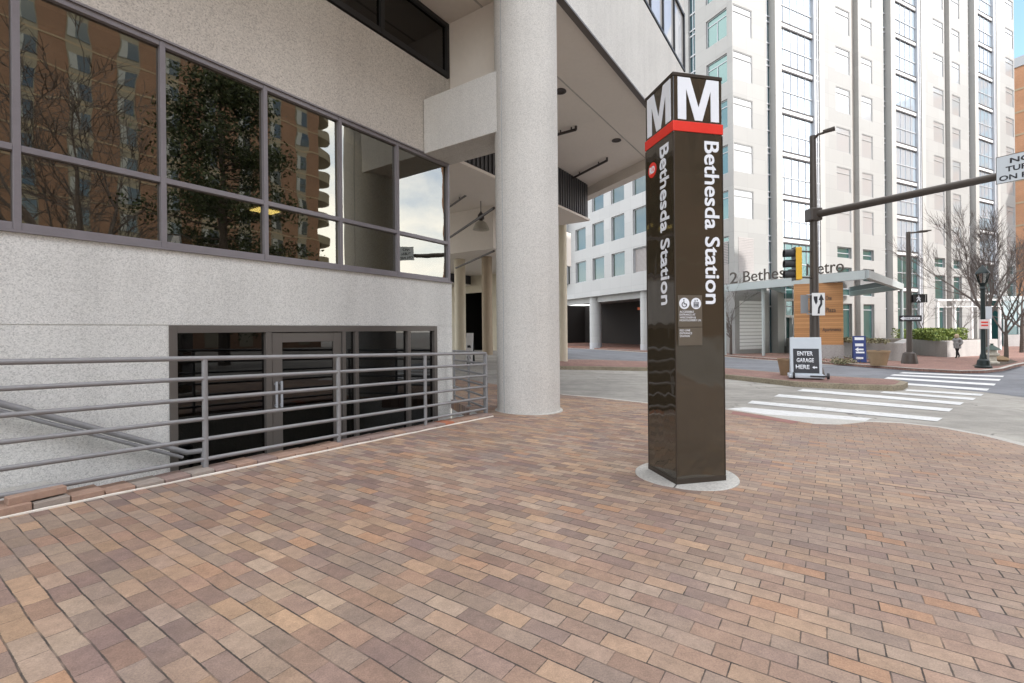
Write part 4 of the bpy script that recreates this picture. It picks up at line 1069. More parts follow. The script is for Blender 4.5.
m.extr([a - sd * .7, l2 - sd, l2 + sd, a + sd * .7], (0, 0, .07)); m.build('street_light', M['bronze'], TP)
# no turn on red sign on the arm
sg0 = P(996.5, 190, ae.y + .05); W_ = .86; H_ = 24.0 / F * ae.y * 1.5
sd = ad.copy(); sd.z = 0; sd.normalize(); sl_ = P(996.5, 185, ae.y - .12); sn = Vector((sd.y, -sd.x, 0))
if sn.dot(CAM - sl_) < 0: sn = -sn
hs = (P(996.5, 158, sl_.y).z - P(996.5, 185, sl_.y).z)
FS = Matrix(((sd.x, -sn.x, 0, sl_.x), (sd.y, -sn.y, 0, sl_.y), (0, 0, 1, P(996.5, 185, sl_.y).z), (0, 0, 0, 1)))
sgn = thing('road_sign', 'white NO TURN ON RED sign hanging on the mast arm at the right edge', 'road sign', FS @ Vector((W_ / 2, 0, 0)))
m = MB(); m.box(0, W_, -.04, -.02, 0, hs); m.build('sign_plate', M['signgrey'], sgn, FS, bevel=.01)
m = MB(); 
for (x0, x1, z0, z1) in ((.0, W_, .0, .012), (.0, W_, hs - .012, hs), (0, .012, .012, hs - .012), (W_ - .012, W_, .012, hs - .012)): m.box(x0, x1, -.044, -.0402, z0, z1)
m.build('border', M['bronze'], sgn, FS)
for t, zf, x0, x1 in (('NO', .68, .30, .75), ('TURN', .39, .21, .84), ('ON RED', .09, .07, .98)):
    m = MB(); text_into(m, t, (x0 * W_, -.0402, zf * hs), (1, 0, 0), (0, 0, 1), (0, -1, 0), (x1 - x0) * W_, .19 * hs, .025, .004); m.build('lettering', M['ink'], sgn, FS)
# traffic signal head seen from the side
sgp = P(795, 264, Yp - .3)
SH = thing('traffic_light', 'yellow and black traffic light on the left side of the brown pole', 'traffic light', sgp - Vector((0, 0, .6)))
fd_ = Vector((-.97, .22, 0)).normalized(); FH = Matrix(((-fd_.y, fd_.x * -1, 0, sgp.x), (fd_.x, -fd_.y, 0, sgp.y), (0, 0, 1, sgp.z), (0, 0, 0, 1)))
m = MB(); m.box(-.18, .18, -.04, .16, -.55, .55); m.build('housing', M['yellow'], SH, FH, bevel=.02)
for k in range(3):
    z = .36 - .36 * k; m = MB(); seg = 16; pr = []
    for r_ in (.15, .135):
        pr.append([(r_ * math.cos(a_), r_ * math.sin(a_)) for a_ in [R(-40) + (R(260)) * j / seg for j in range(seg + 1)]])
    pts2 = pr[0] + pr[1][::-1]
    m.extr([(x, -.042, z + y_) for x, y_ in pts2], (0, -.30, 0)); v_ = m.build('visor', M['black'], SH, FH)
    m = MB(); m.extr([(.13 * math.cos(j * .3927), -.042, z + .13 * math.sin(j * .3927)) for j in range(16)], (0, -.01, 0)); m.build('lens', M['black'], SH, FH)
m = MB(); m.box(-.20, .20, -.045, -.041, -.57, .57); m.build('backplate', M['black'], SH, FH)
for q_ in (.45, -.45):
    m = MB(); m.tube(sgp + Vector((0, 0, q_)), (b.x, b.y, sgp.z + q_), .03, seg=8); m.build('bracket', M['bronze'], SH)
# keep right sign and grey sign back
def plate(name, label, px0, px1, py0, py1, Y, mat, parts, turn=0.0, cat='road sign', group=None):
    a = P(px0, py1, Y); bb = P(px1, py1, Y); t = P(px0, py0, Y)
    w, h = bb.x - a.x, t.z - a.z
    c = Vector(((a.x + bb.x) / 2, Y, a.z))
    fr_ = Matrix.Translation(c) @ Matrix.Rotation(turn, 4, 'Z')
    th_ = thing(name, label, cat, c, turn)
    m = MB(); m.box(-w / 2, w / 2, -.01, .01, 0, h); m.build('sign_plate', mat, th_, fr_, bevel=.008)
    parts(th_, fr_, w, h); return th_
def keepright(t, f, w, h):
    m = MB(); y = -.0105
    def fl(pts): m.extr([((x - .5) * w, y, z * h) for x, z in pts], (0, -.004, 0))
    fl([(.13, .85), (.42, .85), (.42, .60), (.30, .48), (.20, .60), (.13, .75)])
    fl([(.42, .08), (.58, .08), (.60, .30), (.78, .48), (.78, .68), (.92, .68), (.70, .95), (.50, .68), (.63, .68), (.63, .52), (.46, .34)])
    m.build('arrow', M['ink'], t, f)
    m = MB(); m.tube((-w * .4, .012, h * .93), (-w * .8, .10, h * .93), .02, seg=6); m.build('bracket', M['signback'], t, f); m = MB(); m.tube((-w * .4, .012, h * .07), (-w * .8, .10, h * .07), .02, seg=6); m.build('bracket', M['signback'], t, f)
plate('road_sign', 'white keep right sign with black arrow on the brown traffic pole', 812.5, 824.5, 293, 315.5, Yp - .24, M['white'], keepright, R(-8))
def backsign(t, f, w, h):
    m = MB(); m.box(w * .5, w * .95, -.008, .008, h * .85, h * .92); m.box(w * .5, w * .95, -.008, .008, h * .08, h * .15); m.build('bracket', M['signback'], t, f)
plate('road_sign', 'plain grey sign seen from its back on the left of the brown traffic pole', 800, 809, 295, 313.5, Yp - .05, M['signback'], backsign, R(12))

# sandwich board
def aboard(label, px0, px1, py0, py1, Y, draw, mat, wheels):
    a = P(px0, py1, Y); bb = P(px1, py1, Y); t = P(px0, py0, Y); w, h = bb.x - a.x, t.z - a.z
    c = Vector(((a.x + bb.x) / 2, Y, a.z)); f = Matrix.Translation(c) @ Matrix.Rotation(R(-27), 4, 'Z')
    th_ = thing('sandwich_board', label, 'sandwich board', c, R(-27))
    draw(th_, f, w, h); return th_
def garage_board(t, f, w, h):
    L = .22                                   # half foot spread
    def sl(z): return -L * (1 - z / h)
    def panel(m, x0, x1, z0, z1, d0, d1, sg=1):
        m.extr([(x0, sg * (sl(z0) - d0), z0), (x1, sg * (sl(z0) - d0), z0), (x1, sg * (sl(z1) - d0), z1), (x0, sg * (sl(z1) - d0), z1)], (0, sg * (d0 - d1), 0))
    m = MB(); panel(m, -w * .46, w * .46, .12, h, 0, .04); m.build('panel', M['signgrey'], t, f, bevel=.012)
    m = MB(); panel(m, -w * .46, w * .46, .12, h, 0, .04, -1); m.build('panel', M['signgrey'], t, f, bevel=.012)
    m = MB(); panel(m, -w * .37, w * .38, h * .12, h * .72, .0405, .046); fc = m.build('face', M['ink'], t, f)
    for i, tx in enumerate(('ENTER', 'GARAGE', 'HERE')):
        z = h * (.55 - i * .165); ww = w * (.46, .50, .40)[i]
        o_ = Vector((-.02 * w - (.08 * w if i == 2 else 0), sl(z) - .0485, z)); ey = Vector((0, L / h, 1)).normalized()
        m = MB(); text_into(m, tx, o_, (1, 0, 0), ey, Vector((0, -1, L / h)).normalized(), ww, h * .105, .03, .003, center=True); m.build('lettering', M['letter'], fc, f)
    z = h * .22 + .06; m = MB(); o_ = lambda x, zz: (x, sl(zz) - .0485, zz)
    m.extr([o_(w * .18, z), o_(w * .24, z + .05), o_(w * .24, z + .02), o_(w * .32, z + .02), o_(w * .32, z - .02), o_(w * .24, z - .02), o_(w * .24, z - .05)], (0, -.003, 0)); m.build('arrow', M['letter'], fc, f)
    m = MB(); m.box(-w * .52, w * .52, -L - .14, L + .14, .0, .12); m.build('base', M['signgrey'], t, f, bevel=.03)
    for sx in (-.40, .58):
        m = MB(); m.tube((sx * w, -L - .12, .09), (sx * w + .06, -L - .12, .09), .10, seg=16); m.build('wheel', M['black'], t, f)
    m = MB(); m.box(w * .1, w * .56, -L - .16, -L - .1405, .05, .10); m.build('strap', M['black'], t, f)
aboard('white sandwich board with black face reading ENTER GARAGE HERE on the island', 791, 820, 337.5, 377.5, Yp - .75, garage_board, None, True)
def blue_board(t, f, w, h):
    L = .25
    m = MB(); m.extr([(-w / 2, -L, .05), (w / 2, -L, .05), (w / 2, -.02, h), (-w / 2, -.02, h)], (0, .03, 0)); fc = m.build('panel', M['navy'], t, f)
    m = MB(); m.extr([(-w / 2, L, .05), (w / 2, L, .05), (w / 2, .03, h), (-w / 2, .03, h)], (0, -.03, 0)); m.build('panel', M['navy'], t, f)
    for z, x0, x1, th in ((.85, -.36, .36, .10), (.62, -.34, .30, .10), (.36, -.3, .36, .06), (.15, -.3, .25, .07)):
        sl = lambda zz: -L + (L - .02) * (zz * h - .05) / (h - .05)
        m = MB(); m.extr([(x0 * w, sl(z) - .004, z * h), (x1 * w, sl(z) - .004, z * h), (x1 * w, sl(z + th) - .004, (z + th) * h), (x0 * w, sl(z + th) - .004, (z + th) * h)], (0, -.003, 0)); m.build('lettering', M['letter'], fc, f)
    m = MB()
    sl = lambda zz: -L + (L - .02) * (zz * h - .05) / (h - .05)
    m.extr([(x * w, sl(z) - .004, z * h) for x, z in ((-.36, .50), (-.1, .58), (-.1, .53), (.3, .53), (.3, .47), (-.1, .47), (-.1, .42))], (0, -.003, 0)); m.build('arrow', M['letter'], fc, f)
    m = MB(); m.box(-w * .6, w * .9, -L - .1, L + .1, 0, .05); m.build('base', M['black'], t, f)
bq = G(860, 362.8)
aboard('slim navy blue sandwich board with white lettering and arrow by the far kerb', 854, 864.5, 336, 362.8, bq.y, blue_board, None, False)
# planters
def pot(label, px, py, wpx, hpx, dz=.02):
    b = G(px, py, dz); k = b.y / F; r_ = wpx * k / 2; h = hpx * k
    t = thing('planter_pot', label, 'planter', b, group='tan tapered planter pots')
    m = MB(); m.lathe([(r_ * .68, 0), (r_ * .9, h * .7), (r_ * .95, h * .86), (r_, h * .88), (r_, h), (r_ * .9, h), (r_ * .88, h * .9)], b, 28); m.build('pot', M['terra'], t, smooth=35)
    m = MB(); m.lathe([(r_ * .87, h * .86), (r_ * .5, h * .95), (.02, h * 1.02)], b, 20); m.build('soil', M['soil'], t, smooth=60)
pot('tan tapered planter pot half hidden behind the garage sandwich board', 787.5, 375.5, 18, 17, .05)
pot('tan tapered planter pot in front of the granite planter wall', 878.5, 365.5, 19, 15)
pot('low tan pot by the street left of the grey columns', 1012, 361, 7, 5) if False else None

# second pole with walk signal and one way sign
b2_ = G(909.5, 363.6, .02); Y2 = b2_.y
T2 = thing('signal_pole', 'slim brown pole with small street light on far corner pavement', 'pole', b2_)
tz2 = P(909.5, 232, Y2).z
m = MB(); m.lathe([(.13, 0), (.12, 2), (.10, tz2 - b2_.z)], b2_, 16); m.build('shaft', M['bronze'], T2, smooth=40)
m = MB(); m.lathe([(.36, 0), (.36, .08), (.28, .55), (.2, .6), (.14, .62)], b2_, 16); m.build('base_cover', M['bronze'], T2, smooth=40)
a = Vector((b2_.x, b2_.y, tz2 - .05)); c_ = P(927, 231.5, Y2)
m = MB(); m.tube(a, c_, .05, .04, seg=8); q = (c_ - a).normalized(); sd = Vector((0, .16, 0)); m.extr([c_ - q * .5 - sd, c_ + q * .1 - sd, c_ + q * .1 + sd, c_ - q * .5 + sd], (0, 0, .06)); m.build('street_light', M['bronze'], T2)
def oneway(t, f, w, h):
    m = MB(); y = -.0105
    m.extr([((x - .5) * w, y, z * h) for x, z in ((.05, .5), (.20, .86), (.20, .68), (.93, .68), (.93, .32), (.20, .32), (.20, .14))], (0, -.004, 0)); ar = m.build('arrow', M['letter'], t, f)
    m = MB(); text_into(m, 'ONE WAY', ((.24 - .5) * w, -.0147, h * .38), (1, 0, 0), (0, 0, 1), (0, -1, 0), w * .62, h * .24, .02, .002); m.build('lettering', M['ink'], ar, f)
plate('road_sign', 'black ONE WAY sign with white arrow on the slim brown pole', 899, 921.5, 315.5, 321.5, Y2 - .16, M['ink'], oneway)
def walk(t, f, w, h):
    m = MB(); m.box(-w * .5, w * .5, .011, .22, 0, h); m.build('housing', M['black'], t, f, bevel=.02)
    m = MB(); y = -.0105
    cx = -.12 * w
    for pts in ([(0, .80), (.08, .80), (.08, .92), (0, .92)], [(-.02, .5), (.08, .5), (.10, .76), (.0, .76)], [(.02, .5), (-.14, .12), (-.07, .12), (.08, .46)], [(.04, .5), (.12, .12), (.19, .12), (.12, .5)], [(-.02, .72), (-.14, .52), (-.10, .48), (.02, .64)], [(.09, .70), (.20, .5), (.16, .46), (.06, .62)]):
        m.extr([(cx + x * w * 1.1, y, z * h) for x, z in pts], (0, -.003, 0))
    m.build('walking_figure', M['lamp_white'] if False else M['letter'], t, f)
    m = MB(); m.box(-w * .56, w * .56, -.07, -.011, h * .96, h * 1.03); m.box(-w * .56, -w * .51, -.07, -.011, 0, h * .96); m.box(w * .51, w * .56, -.07, -.011, 0, h * .96); m.build('visor', M['black'], t, f)
plate('walk_signal', 'black pedestrian signal with white walking figure on the slim brown pole', 913.5, 925.5, 294.5, 302.5, Y2 - .14, M['black'], walk, 0, 'pedestrian signal')

# ornamental street lamp
b3 = G(983.5, 368, .02); Y3 = b3.y; k = Y3 / F
SLm = thing('street_lamp', 'dark green ornamental street lamp with lantern beside the bare tree', 'street lamp', b3)
ht = (368 - 265) * k
m = MB(); m.lathe([(.30, 0), (.30, .08), (.24, .12), (.21, .35), (.14, .42), (.12, .6), (.09, .66), (.085, ht * .5), (.08, ht * .76), (.12, ht * .77), (.08, ht * .79), (.10, ht * .80), (.15, ht * .825)], b3, 20); m.build('post', M['greenblk'], SLm, smooth=35)
m = MB(); m.lathe([(.125, ht * .827), (.21, ht * .915)], b3, 8); m.build('lantern_glass', M['lampglass'], SLm)
m = MB()
for j in range(8):
    a_ = 2 * math.pi * j / 8; m.tube(b3 + Vector((.135 * math.cos(a_), .135 * math.sin(a_), ht * .826)), b3 + Vector((.222 * math.cos(a_), .222 * math.sin(a_), ht * .917)), .016, seg=6)
m.build('lantern_frame', M['greenblk'], SLm)
m = MB(); m.lathe([(.26, ht * .915), (.245, ht * .93), (.16, ht * .955), (.13, ht * .972), (.06, ht * .985), (.03, ht)], b3, 16); m.build('lantern_roof', M['greenblk'], SLm, smooth=30)
def park_sign(t, f, w, h):
    for z in (.62, .30):
        m = MB(); m.box(-w * .32, w * .32, -.014, -.0102, h * z, h * (z + .16)); m.build('lettering', M['red'], t, f)
plate('road_sign', 'small pale sign with red lettering on the green street lamp', 979, 990, 319.5, 329, Y3 - .16, M['pinksign'], park_sign)
def white_sign(t, f, w, h):
    m = MB(); m.tube((0, .03, -3.4), (0, .03, h * .95), .03, seg=8); m.build('post', M['signback'], t, f)
plate('road_sign', 'tall plain white sign on a thin post behind the green street lamp', 985.5, 992, 306.5, 319, Y3 + 2.5, M['signgrey'], white_sign)

# cast stone drinking-fountain-like marker under the tree
bh = G(992, 363.5, .02); kh = bh.y / F
HY = thing('stone_lantern', 'small pale stone garden lantern with green cap under the bare tree', 'ornament', bh)
m = MB(); h_ = 20 * kh; m.lathe([(.30, 0), (.30, .08), (.19, .13), (.17, h_ * .35), (.30, h_ * .42), (.30, h_ * .5), (.2, h_ * .54), (.19, h_ * .68)], bh, 16); m.build('stone_body', M['hyd'], HY, smooth=30)
m = MB(); m.lathe([(.36, h_ * .68), (.32, h_ * .74), (.14, h_ * .86), (.06, h_ * .92), (.07, h_)], bh, 16); m.build('cap', M['hydg'], HY, smooth=30)
br_ = G(1001, 361.5, .02); m = MB(); m.lathe([(.28, 0), (.36, .12), (.3, .26), (.1, .34)], br_, 10); tag(m.build('boulder', M['terra'], None, loc=br_, smooth=50), 'rounded tan boulder on the soil under the bare trees', 'rock')
bedp = gp([(972, 366.3), (1000, 366.5), (1018, 362.2), (1010, 359.5), (985, 360.5)])
sheet('tree_bed', bedp, .03, M['soil'])

# bare trees
def bare_tree(label, base, height, r0, seed, spread=.55, levels=5, lean=(0, 0), first=.3, group=None, nb=(3, 4), trunk=.36, tw_=.008):
    rng = random.Random(seed)
    t = thing('bare_tree', label, 'tree', base, group=group)
    tr, cr = MB(), MB()
    def limb(p, d, ln, r, lev):
        n_ = 4 if lev < 2 else 3; pts = [p]; rs = [r]; q = p.copy(); dd = d.copy()
        for i in range(n_):
            sg = .03 if lev == 0 else .10; dd = (dd + Vector((rng.gauss(0, sg), rng.gauss(0, sg), rng.gauss(0, .05) + .05))).normalized()
            q = q + dd * (ln / n_); pts.append(q.copy()); rs.append(r * (1 - .5 * (i + 1) / n_))
        (tr if lev == 0 else cr).path(pts, rs, 8 if lev == 0 else (5 if lev < 3 else 3), caps=False)
        if lev >= levels: return
        cnt = rng.randint(*nb) + (2 if lev == 0 else 0)
        for j in range(cnt):
            f = rng.uniform(first if lev == 0 else .25, 1.0); f = 1.0 if j == 0 else f
            i = min(n_ - 1, int(f * n_)); a = pts[i].lerp(pts[i + 1], f * n_ - i) if f < 1 else pts[-1]
            ax = rng.uniform(0, 2 * math.pi); ang = rng.uniform(.35, .95) * spread / .55 * (.4 if j == 0 else 1)
            side = Vector((math.cos(ax), math.sin(ax), 0)); side = (side - dd * side.dot(dd)).normalized()
            nd = (dd * math.cos(ang) + side * math.sin(ang)).normalized()
            limb(a, nd, ln * rng.uniform(.55, .8) * (1.25 if lev == 0 else 1), max(tw_, rs[i] * rng.uniform(.5, .68)), lev + 1)
    limb(Vector(base), Vector((lean[0], lean[1], 1)).normalized(), height * trunk, r0, 0)
    tr.build('trunk', M['bark'], t, smooth=60); cr.build('crown', M['twig'], t); return t
bt1 = G(984.5, 362.5, .03)
bare_tree('large bare spreading tree with forked trunk behind the green street lamp', bt1, 7.8, .2, 21, .30, 6, (.09, 0), .7, trunk=.34, tw_=.007)
bare_tree('thin bare young tree at the right edge of the pavement', G(1006, 361.5, .03), 6.5, .11, 5, .45, 5, (.05, 0), .5)
bare_tree('slim bare young tree in front of the tower corner beside the pylon', G(731, 354.5, .02), 6.6, .12, 9, .42, 5, (.02, 0), .45)
bare_tree('small bare tree standing in front of the brick building at far right', P(1022, 352, 42) - Vector((0, 0, .9)), 12, .2, 31, .55, 5)
for i, (px, h) in enumerate(((923, 3.2), (958, 3.6))):
    q = P(px, 345, 40.5); bare_tree(('leafless small tree behind the left end of the hedge', 'leafless small tree behind the middle of the hedge')[i], Vector((q.x, q.y, -.3)), h + 1.2, .06, 40 + i, .5, 4)

# white pergola frames and teal glazing at the far right
pg = thing('pergola', 'white metal pergola frame behind the hedge and the street lamp', 'pergola', P(975, 345, 43))
for px in (938, 955, 972, 990, 1000):
    q = P(px, 345, 43); m = MB(); m.box(q.x - .08, q.x + .08, q.y - .08, q.y + .08, -1, 3.6); m.build('post', M['white'], pg)
qa, qb = P(936, 305, 43), P(1001, 305, 43); m = MB(); m.box(qa.x, qb.x, 42.8, 43.2, 3.6, 3.75); m.box(qa.x, qb.x, 42.85, 43.15, 3.0, 3.08); m.build('top_rail', M['white'], pg)
gl = thing('glass_pavilion', 'teal glass pavilion wall at far right behind the thin tree', 'building', P(1030, 345, 56) - Vector((0, 0, 1)))
qa, qb = P(1003, 310, 56), P(1100, 310, 56); m = MB(); m.box(qa.x, qb.x, 56, 60, -1.2, 4.3); m.build('glazing', M['tealglass'], gl)
m = MB(); m.box(qa.x - .2, qb.x, 55.9, 60.2, 4.3, 4.8); 
for k in range(8): x = qa.x + k * 1.8; m.box(x - .05, x + .05, 55.9, 55.999, -1.2, 4.3)
m.build('frame', M['canopy'], gl)
m = MB(); m.box(qa.x - 1, qb.x, 54.6, 55, -1.2, .2); m.build('low_wall', M['granite'], gl)

# far brick building
FBK = thing('brick_building', 'orange brick building with grey green windows beyond the tower at right edge', 'building', TWp(80, 0, -1), TA)
m = MB(); m.box(75, 110, -40, 30, -1.5, 44.0); m.build('wall', M['apt_far'], FBK, FT)
m = MB(); m.box(74.8, 110, -40.2, 30.2, 44.0, 45.6); m.build('parapet', M['signback'], FBK, FT)
fsrc = None
for r_ in range(11):
    for c_ in range(9):
        y = -16 + c_ * 4.6; z = 3.2 + r_ * 3.75
        if fsrc is None:
            m = MB(); m.box(74.9, 74.998, y, y + 2.9, z, z + 1.7); fsrc = m.build('window', M['tglass_g'], FBK, FT); y0, z0 = y, z
        else: dup(fsrc, FBK, (0, y - y0, z - z0))
m = MB()
for r_ in range(11): m.box(74.93, 74.997, -39, 29, 2.65 + r_ * 3.75, 2.95 + r_ * 3.75)
m.build('band', M['band'], FBK, FT)

# ------------------------------------------------------------------ pedestrian
pp = G(957.5, 358.2, .02); kp = pp.y / F; Hh = 24.2 * kp
PE = thing('person', 'person in grey fleecy coat and black trousers walking past the granite planter', 'person', pp)
def skinned(name, verts, edges, rad, mat, parent, sub=2, root=0):
    me = bpy.data.meshes.new(name); me.from_pydata([Vector(v) for v in verts], edges, []); me.materials.append(mat)
    o = bpy.data.objects.new(name, me); COL.objects.link(o); o.parent = parent; WM[o.name] = WM[parent.name]
    sk = o.modifiers.new('skin', 'SKIN'); sk.use_smooth_shade = True
    o.modifiers.new('sub', 'SUBSURF').levels = sub; o.modifiers['sub'].render_levels = sub
    if not me.skin_vertices: 
        bpy.context.view_layer.update()
    for i, v in enumerate(me.skin_vertices[0].data): v.radius = (rad[i], rad[i]); v.use_root = (i == root)
    return o
def skin_body(name, verts, edges, rad, mat, parent, root=0):
    # grown as tapered tubes joined at shared joints by metaball-free union: skin modifier needs edit data, so use it through bmesh
    bm = bmesh.new(); lay = bm.verts.layers.skin.verify()
    vs = [bm.verts.new(v) for v in verts]
    for a, b in edges: bm.edges.new((vs[a], vs[b]))
    for i, v in enumerate(vs): v[lay].radius = (rad[i], rad[i]); v[lay].use_root = (i == root)
    me = bpy.data.meshes.new(name); bm.to_mesh(me); bm.free(); me.materials.append(mat)
    o = bpy.data.objects.new(name, me); COL.objects.link(o); o.parent = parent; WM[o.name] = WM[parent.name]
    o.modifiers.new('skin', 'SKIN').use_smooth_shade = True
    s = o.modifiers.new('sub', 'SUBSURF'); s.levels = s.render_levels = 2
    return o
h = Hh
# walking towards the left of the picture; x = forward(-), y = depth
V = [(0, 0, .50 * h), (0, 0, .62 * h), (-.01 * h, 0, .76 * h), (-.02 * h, 0, .835 * h), (-.03 * h, 0, .88 * h), (-.035 * h, 0, .93 * h), (-.035 * h, 0, .965 * h),
     (0, -.055 * h, .49 * h), (-.07 * h, -.055 * h, .28 * h), (-.09 * h, -.055 * h, .055 * h), (-.155 * h, -.055 * h, .02 * h),
     (0, .055 * h, .49 * h), (.04 * h, .055 * h, .28 * h), (.13 * h, .055 * h, .09 * h), (.085 * h, .055 * h, .025 * h),
     (0, -.115 * h, .79 * h), (.05 * h, -.13 * h, .63 * h), (-.03 * h, -.12 * h, .53 * h), (0, .115 * h, .79 * h), (.05 * h, .13 * h, .63 * h), (-.03 * h, .12 * h, .53 * h)]
E = [(0, 1), (1, 2), (2, 3), (3, 4), (4, 5), (5, 6), (0, 7), (7, 8), (8, 9), (9, 10), (0, 11), (11, 12), (12, 13), (13, 14), (2, 15), (15, 16), (16, 17), (2, 18), (18, 19), (19, 20)]
RR = [.085, .08, .09, .045, .045, .062, .05, .06, .042, .028, .022, .06, .042, .028, .022, .045, .035, .03, .045, .035, .03]
skin_body('body', V, E, [r * h for r in RR], M['trouser'], PE)
cv = [(0, 0, .40 * h), (0, 0, .55 * h), (0, 0, .68 * h), (-.01 * h, 0, .78 * h), (-.02 * h, 0, .84 * h), (0, -.12 * h, .785 * h), (.055 * h, -.14 * h, .64 * h), (-.03 * h, -.125 * h, .54 * h), (0, .12 * h, .785 * h), (.055 * h, .14 * h, .64 * h), (-.03 * h, .125 * h, .54 * h)]
skin_body('coat', cv, [(0, 1), (1, 2), (2, 3), (3, 4), (3, 5), (5, 6), (6, 7), (3, 8), (8, 9), (9, 10)], [r * h for r in (.135, .125, .12, .12, .07, .06, .055, .045, .06, .055, .045)], M['coat'], PE, 1)
m = MB(); m.lathe([(.01, -.075), (.035, -.06), (.05, -.02), (.052, .02), (.04, .05), (.01, .066)], (0, 0, 0), 16)
fo = m.build('face', M['skin'], PE, Matrix.Translation(pp + Vector((-.045 * h, 0, .928 * h))) @ Matrix.Scale(h, 4), smooth=60)
m = MB(); m.extr([(-.098 * h, -.01 * h, .915 * h), (-.098 * h, .01 * h, .915 * h), (-.112 * h, 0, .912 * h)], (0.006 * h, 0, .022 * h)); m.build('nose', M['skin'], fo, Matrix.Translation(pp))
m = MB(); m.lathe([(.062, -.09), (.075, -.05), (.072, 0), (.062, .04), (.04, .066), (.01, .074)], (0, 0, 0), 18)
m.build('hair', M['hair'], PE, Matrix.Translation(pp + Vector((-.022 * h, 0, .928 * h))) @ Matrix.Scale(h, 4), smooth=60)

# small white board in the drive, seen left of the column
wb = P(470, 352, 20); 
wt = thing('letter_board', 'narrow white notice board with dark symbols standing in the drive left of column', 'sign', (wb.x, wb.y, zg(wb.x, wb.y)), R(-20))
FWb = Matrix.Translation((wb.x, wb.y, 0)) @ Matrix.Rotation(R(-20), 4, 'Z'); z0 = zg(wb.x, wb.y); z1 = P(470, 333, 20).z
m = MB(); m.extr([(-.16, -.15, z0 + .04), (.16, -.15, z0 + .04), (.16, 0, z1), (-.16, 0, z1)], (0, .03, 0)); m.build('panel', M['white'], wt, FWb)
m = MB()
for k in range(4):
    zc_ = z0 + .14 + k * .23; yy = -.15 + .15 * (zc_ - z0) / (z1 - z0) - .012
    m.extr([(-.09, yy, zc_ - .05), (.09, yy, zc_ - .05), (.05, yy, zc_ + .06), (-.09, yy, zc_ + .05)], (0, -.004, 0))
m.build('symbol', M['ink'], wt, FWb)
m = MB(); m.extr([(-.14, .2, z0), (.14, .2, z0), (.14, .03, z1 - .02), (-.14, .03, z1 - .02)], (0, .02, 0)); m.build('back_leg', M['black'], wt, FWb)

# ------------------------------------------------------------------ across the street (seen in the ribbon windows)
AF = -48.0; FH_ = 3.15; AH = 46.0
APT = thing('apartment_block', 'tall orange brick apartment block across the street mirrored in the ribbon windows', 'building', S(20, AF - 6, zs(20)), math.atan2(US.y, US.x))
def ap(mb, name, mat, **k): return mb.build(name, mat, k.pop('parent', APT), FB, **k)
m = MB(); m.box(-30, 41.0, AF - 14, AF, -3, AH); ap(m, 'wall', M['apt'])
for f_ in range(14):
    m = MB(); m.box(-30, 41.0, AF + .001, AF + .06, 2.1 + f_ * FH_, 2.26 + f_ * FH_); ap(m, 'band', M['band'])
asrc = None
for c_ in range(9):
    s0 = 5.6 + c_ * 4.0
    m = MB(); m.box(s0 - .1, s0 + 1.6, AF + .002, AF + .05, -.5, AH - 3); ap(m, 'window_bay', M['baypanel'])
    for f_ in range(11):
        z = 2.7 + f_ * FH_
        if asrc is None:
            m = MB(); m.box(s0, s0 + 1.5, AF + .055, AF + .10, z, z + 1.8); asrc = ap(m, 'window', M['aptwin'])
            m = MB(); m.box(s0, s0 + .62, AF + .101, AF + .11, z, z + 1.8); ap(m, 'curtain', M['curtain'], parent=asrc); zr0, sr0 = z, s0
        else: dup(asrc, APT, (s0 - sr0, 0, z - zr0))
for f_ in range(13):
    m = MB(); z = 2.0 + f_ * FH_; m.prism([(41.01 + 3.4 * math.sin(a_), AF - 3.2 + 3.2 * math.cos(a_)) for a_ in [math.pi * j / 12 for j in range(13)]], z, z + 1.25); ap(m, 'balcony', M['baypanel'])
# trees on the far kerb
def evergreen(label, base, height, rad, seed):
    rng = random.Random(seed); t = thing('evergreen_tree', label, 'tree', base)
    m = MB(); m.path([base, base + Vector((0, 0, height * .5)), base + Vector((0, 0, height * .95))], [.28, .16, .03], 10); tr = []
    for j in range(60):
        zf = rng.uniform(.10, .95); a_ = rng.uniform(0, 6.28); r_ = rad * (1.05 - zf) ** .6; q = base + Vector((0, 0, height * zf))
        e = q + Vector((math.cos(a_) * r_, math.sin(a_) * r_, height * .04)); m.tube(q, e, .05, .01, seg=4); tr.append((q, e))
    m.build('trunk', M['bark'], t); m = MB(); pts = []
    for (q, e) in tr:
        for _ in range(420):
            f = rng.uniform(.3, 1.08); p = q.lerp(e, f); pts.append(p + Vector((rng.gauss(0, .45), rng.gauss(0, .45), rng.gauss(0, .32))))
    m.leafquads(pts, .10, rng); m.build('crown', M['leaf_d'], t)
pb = S(11.2, -11, zs(11)); evergreen('dense dark evergreen tree across the street mirrored in the ribbon windows', pb, 15, 4.6, 2)
bare_tree('tall bare street tree mirrored in the left ribbon window', S(6.0, -11.0, zs(6)), 16, .3, 77, .55, 6, (0, 0), .3, trunk=.3, tw_=.016)

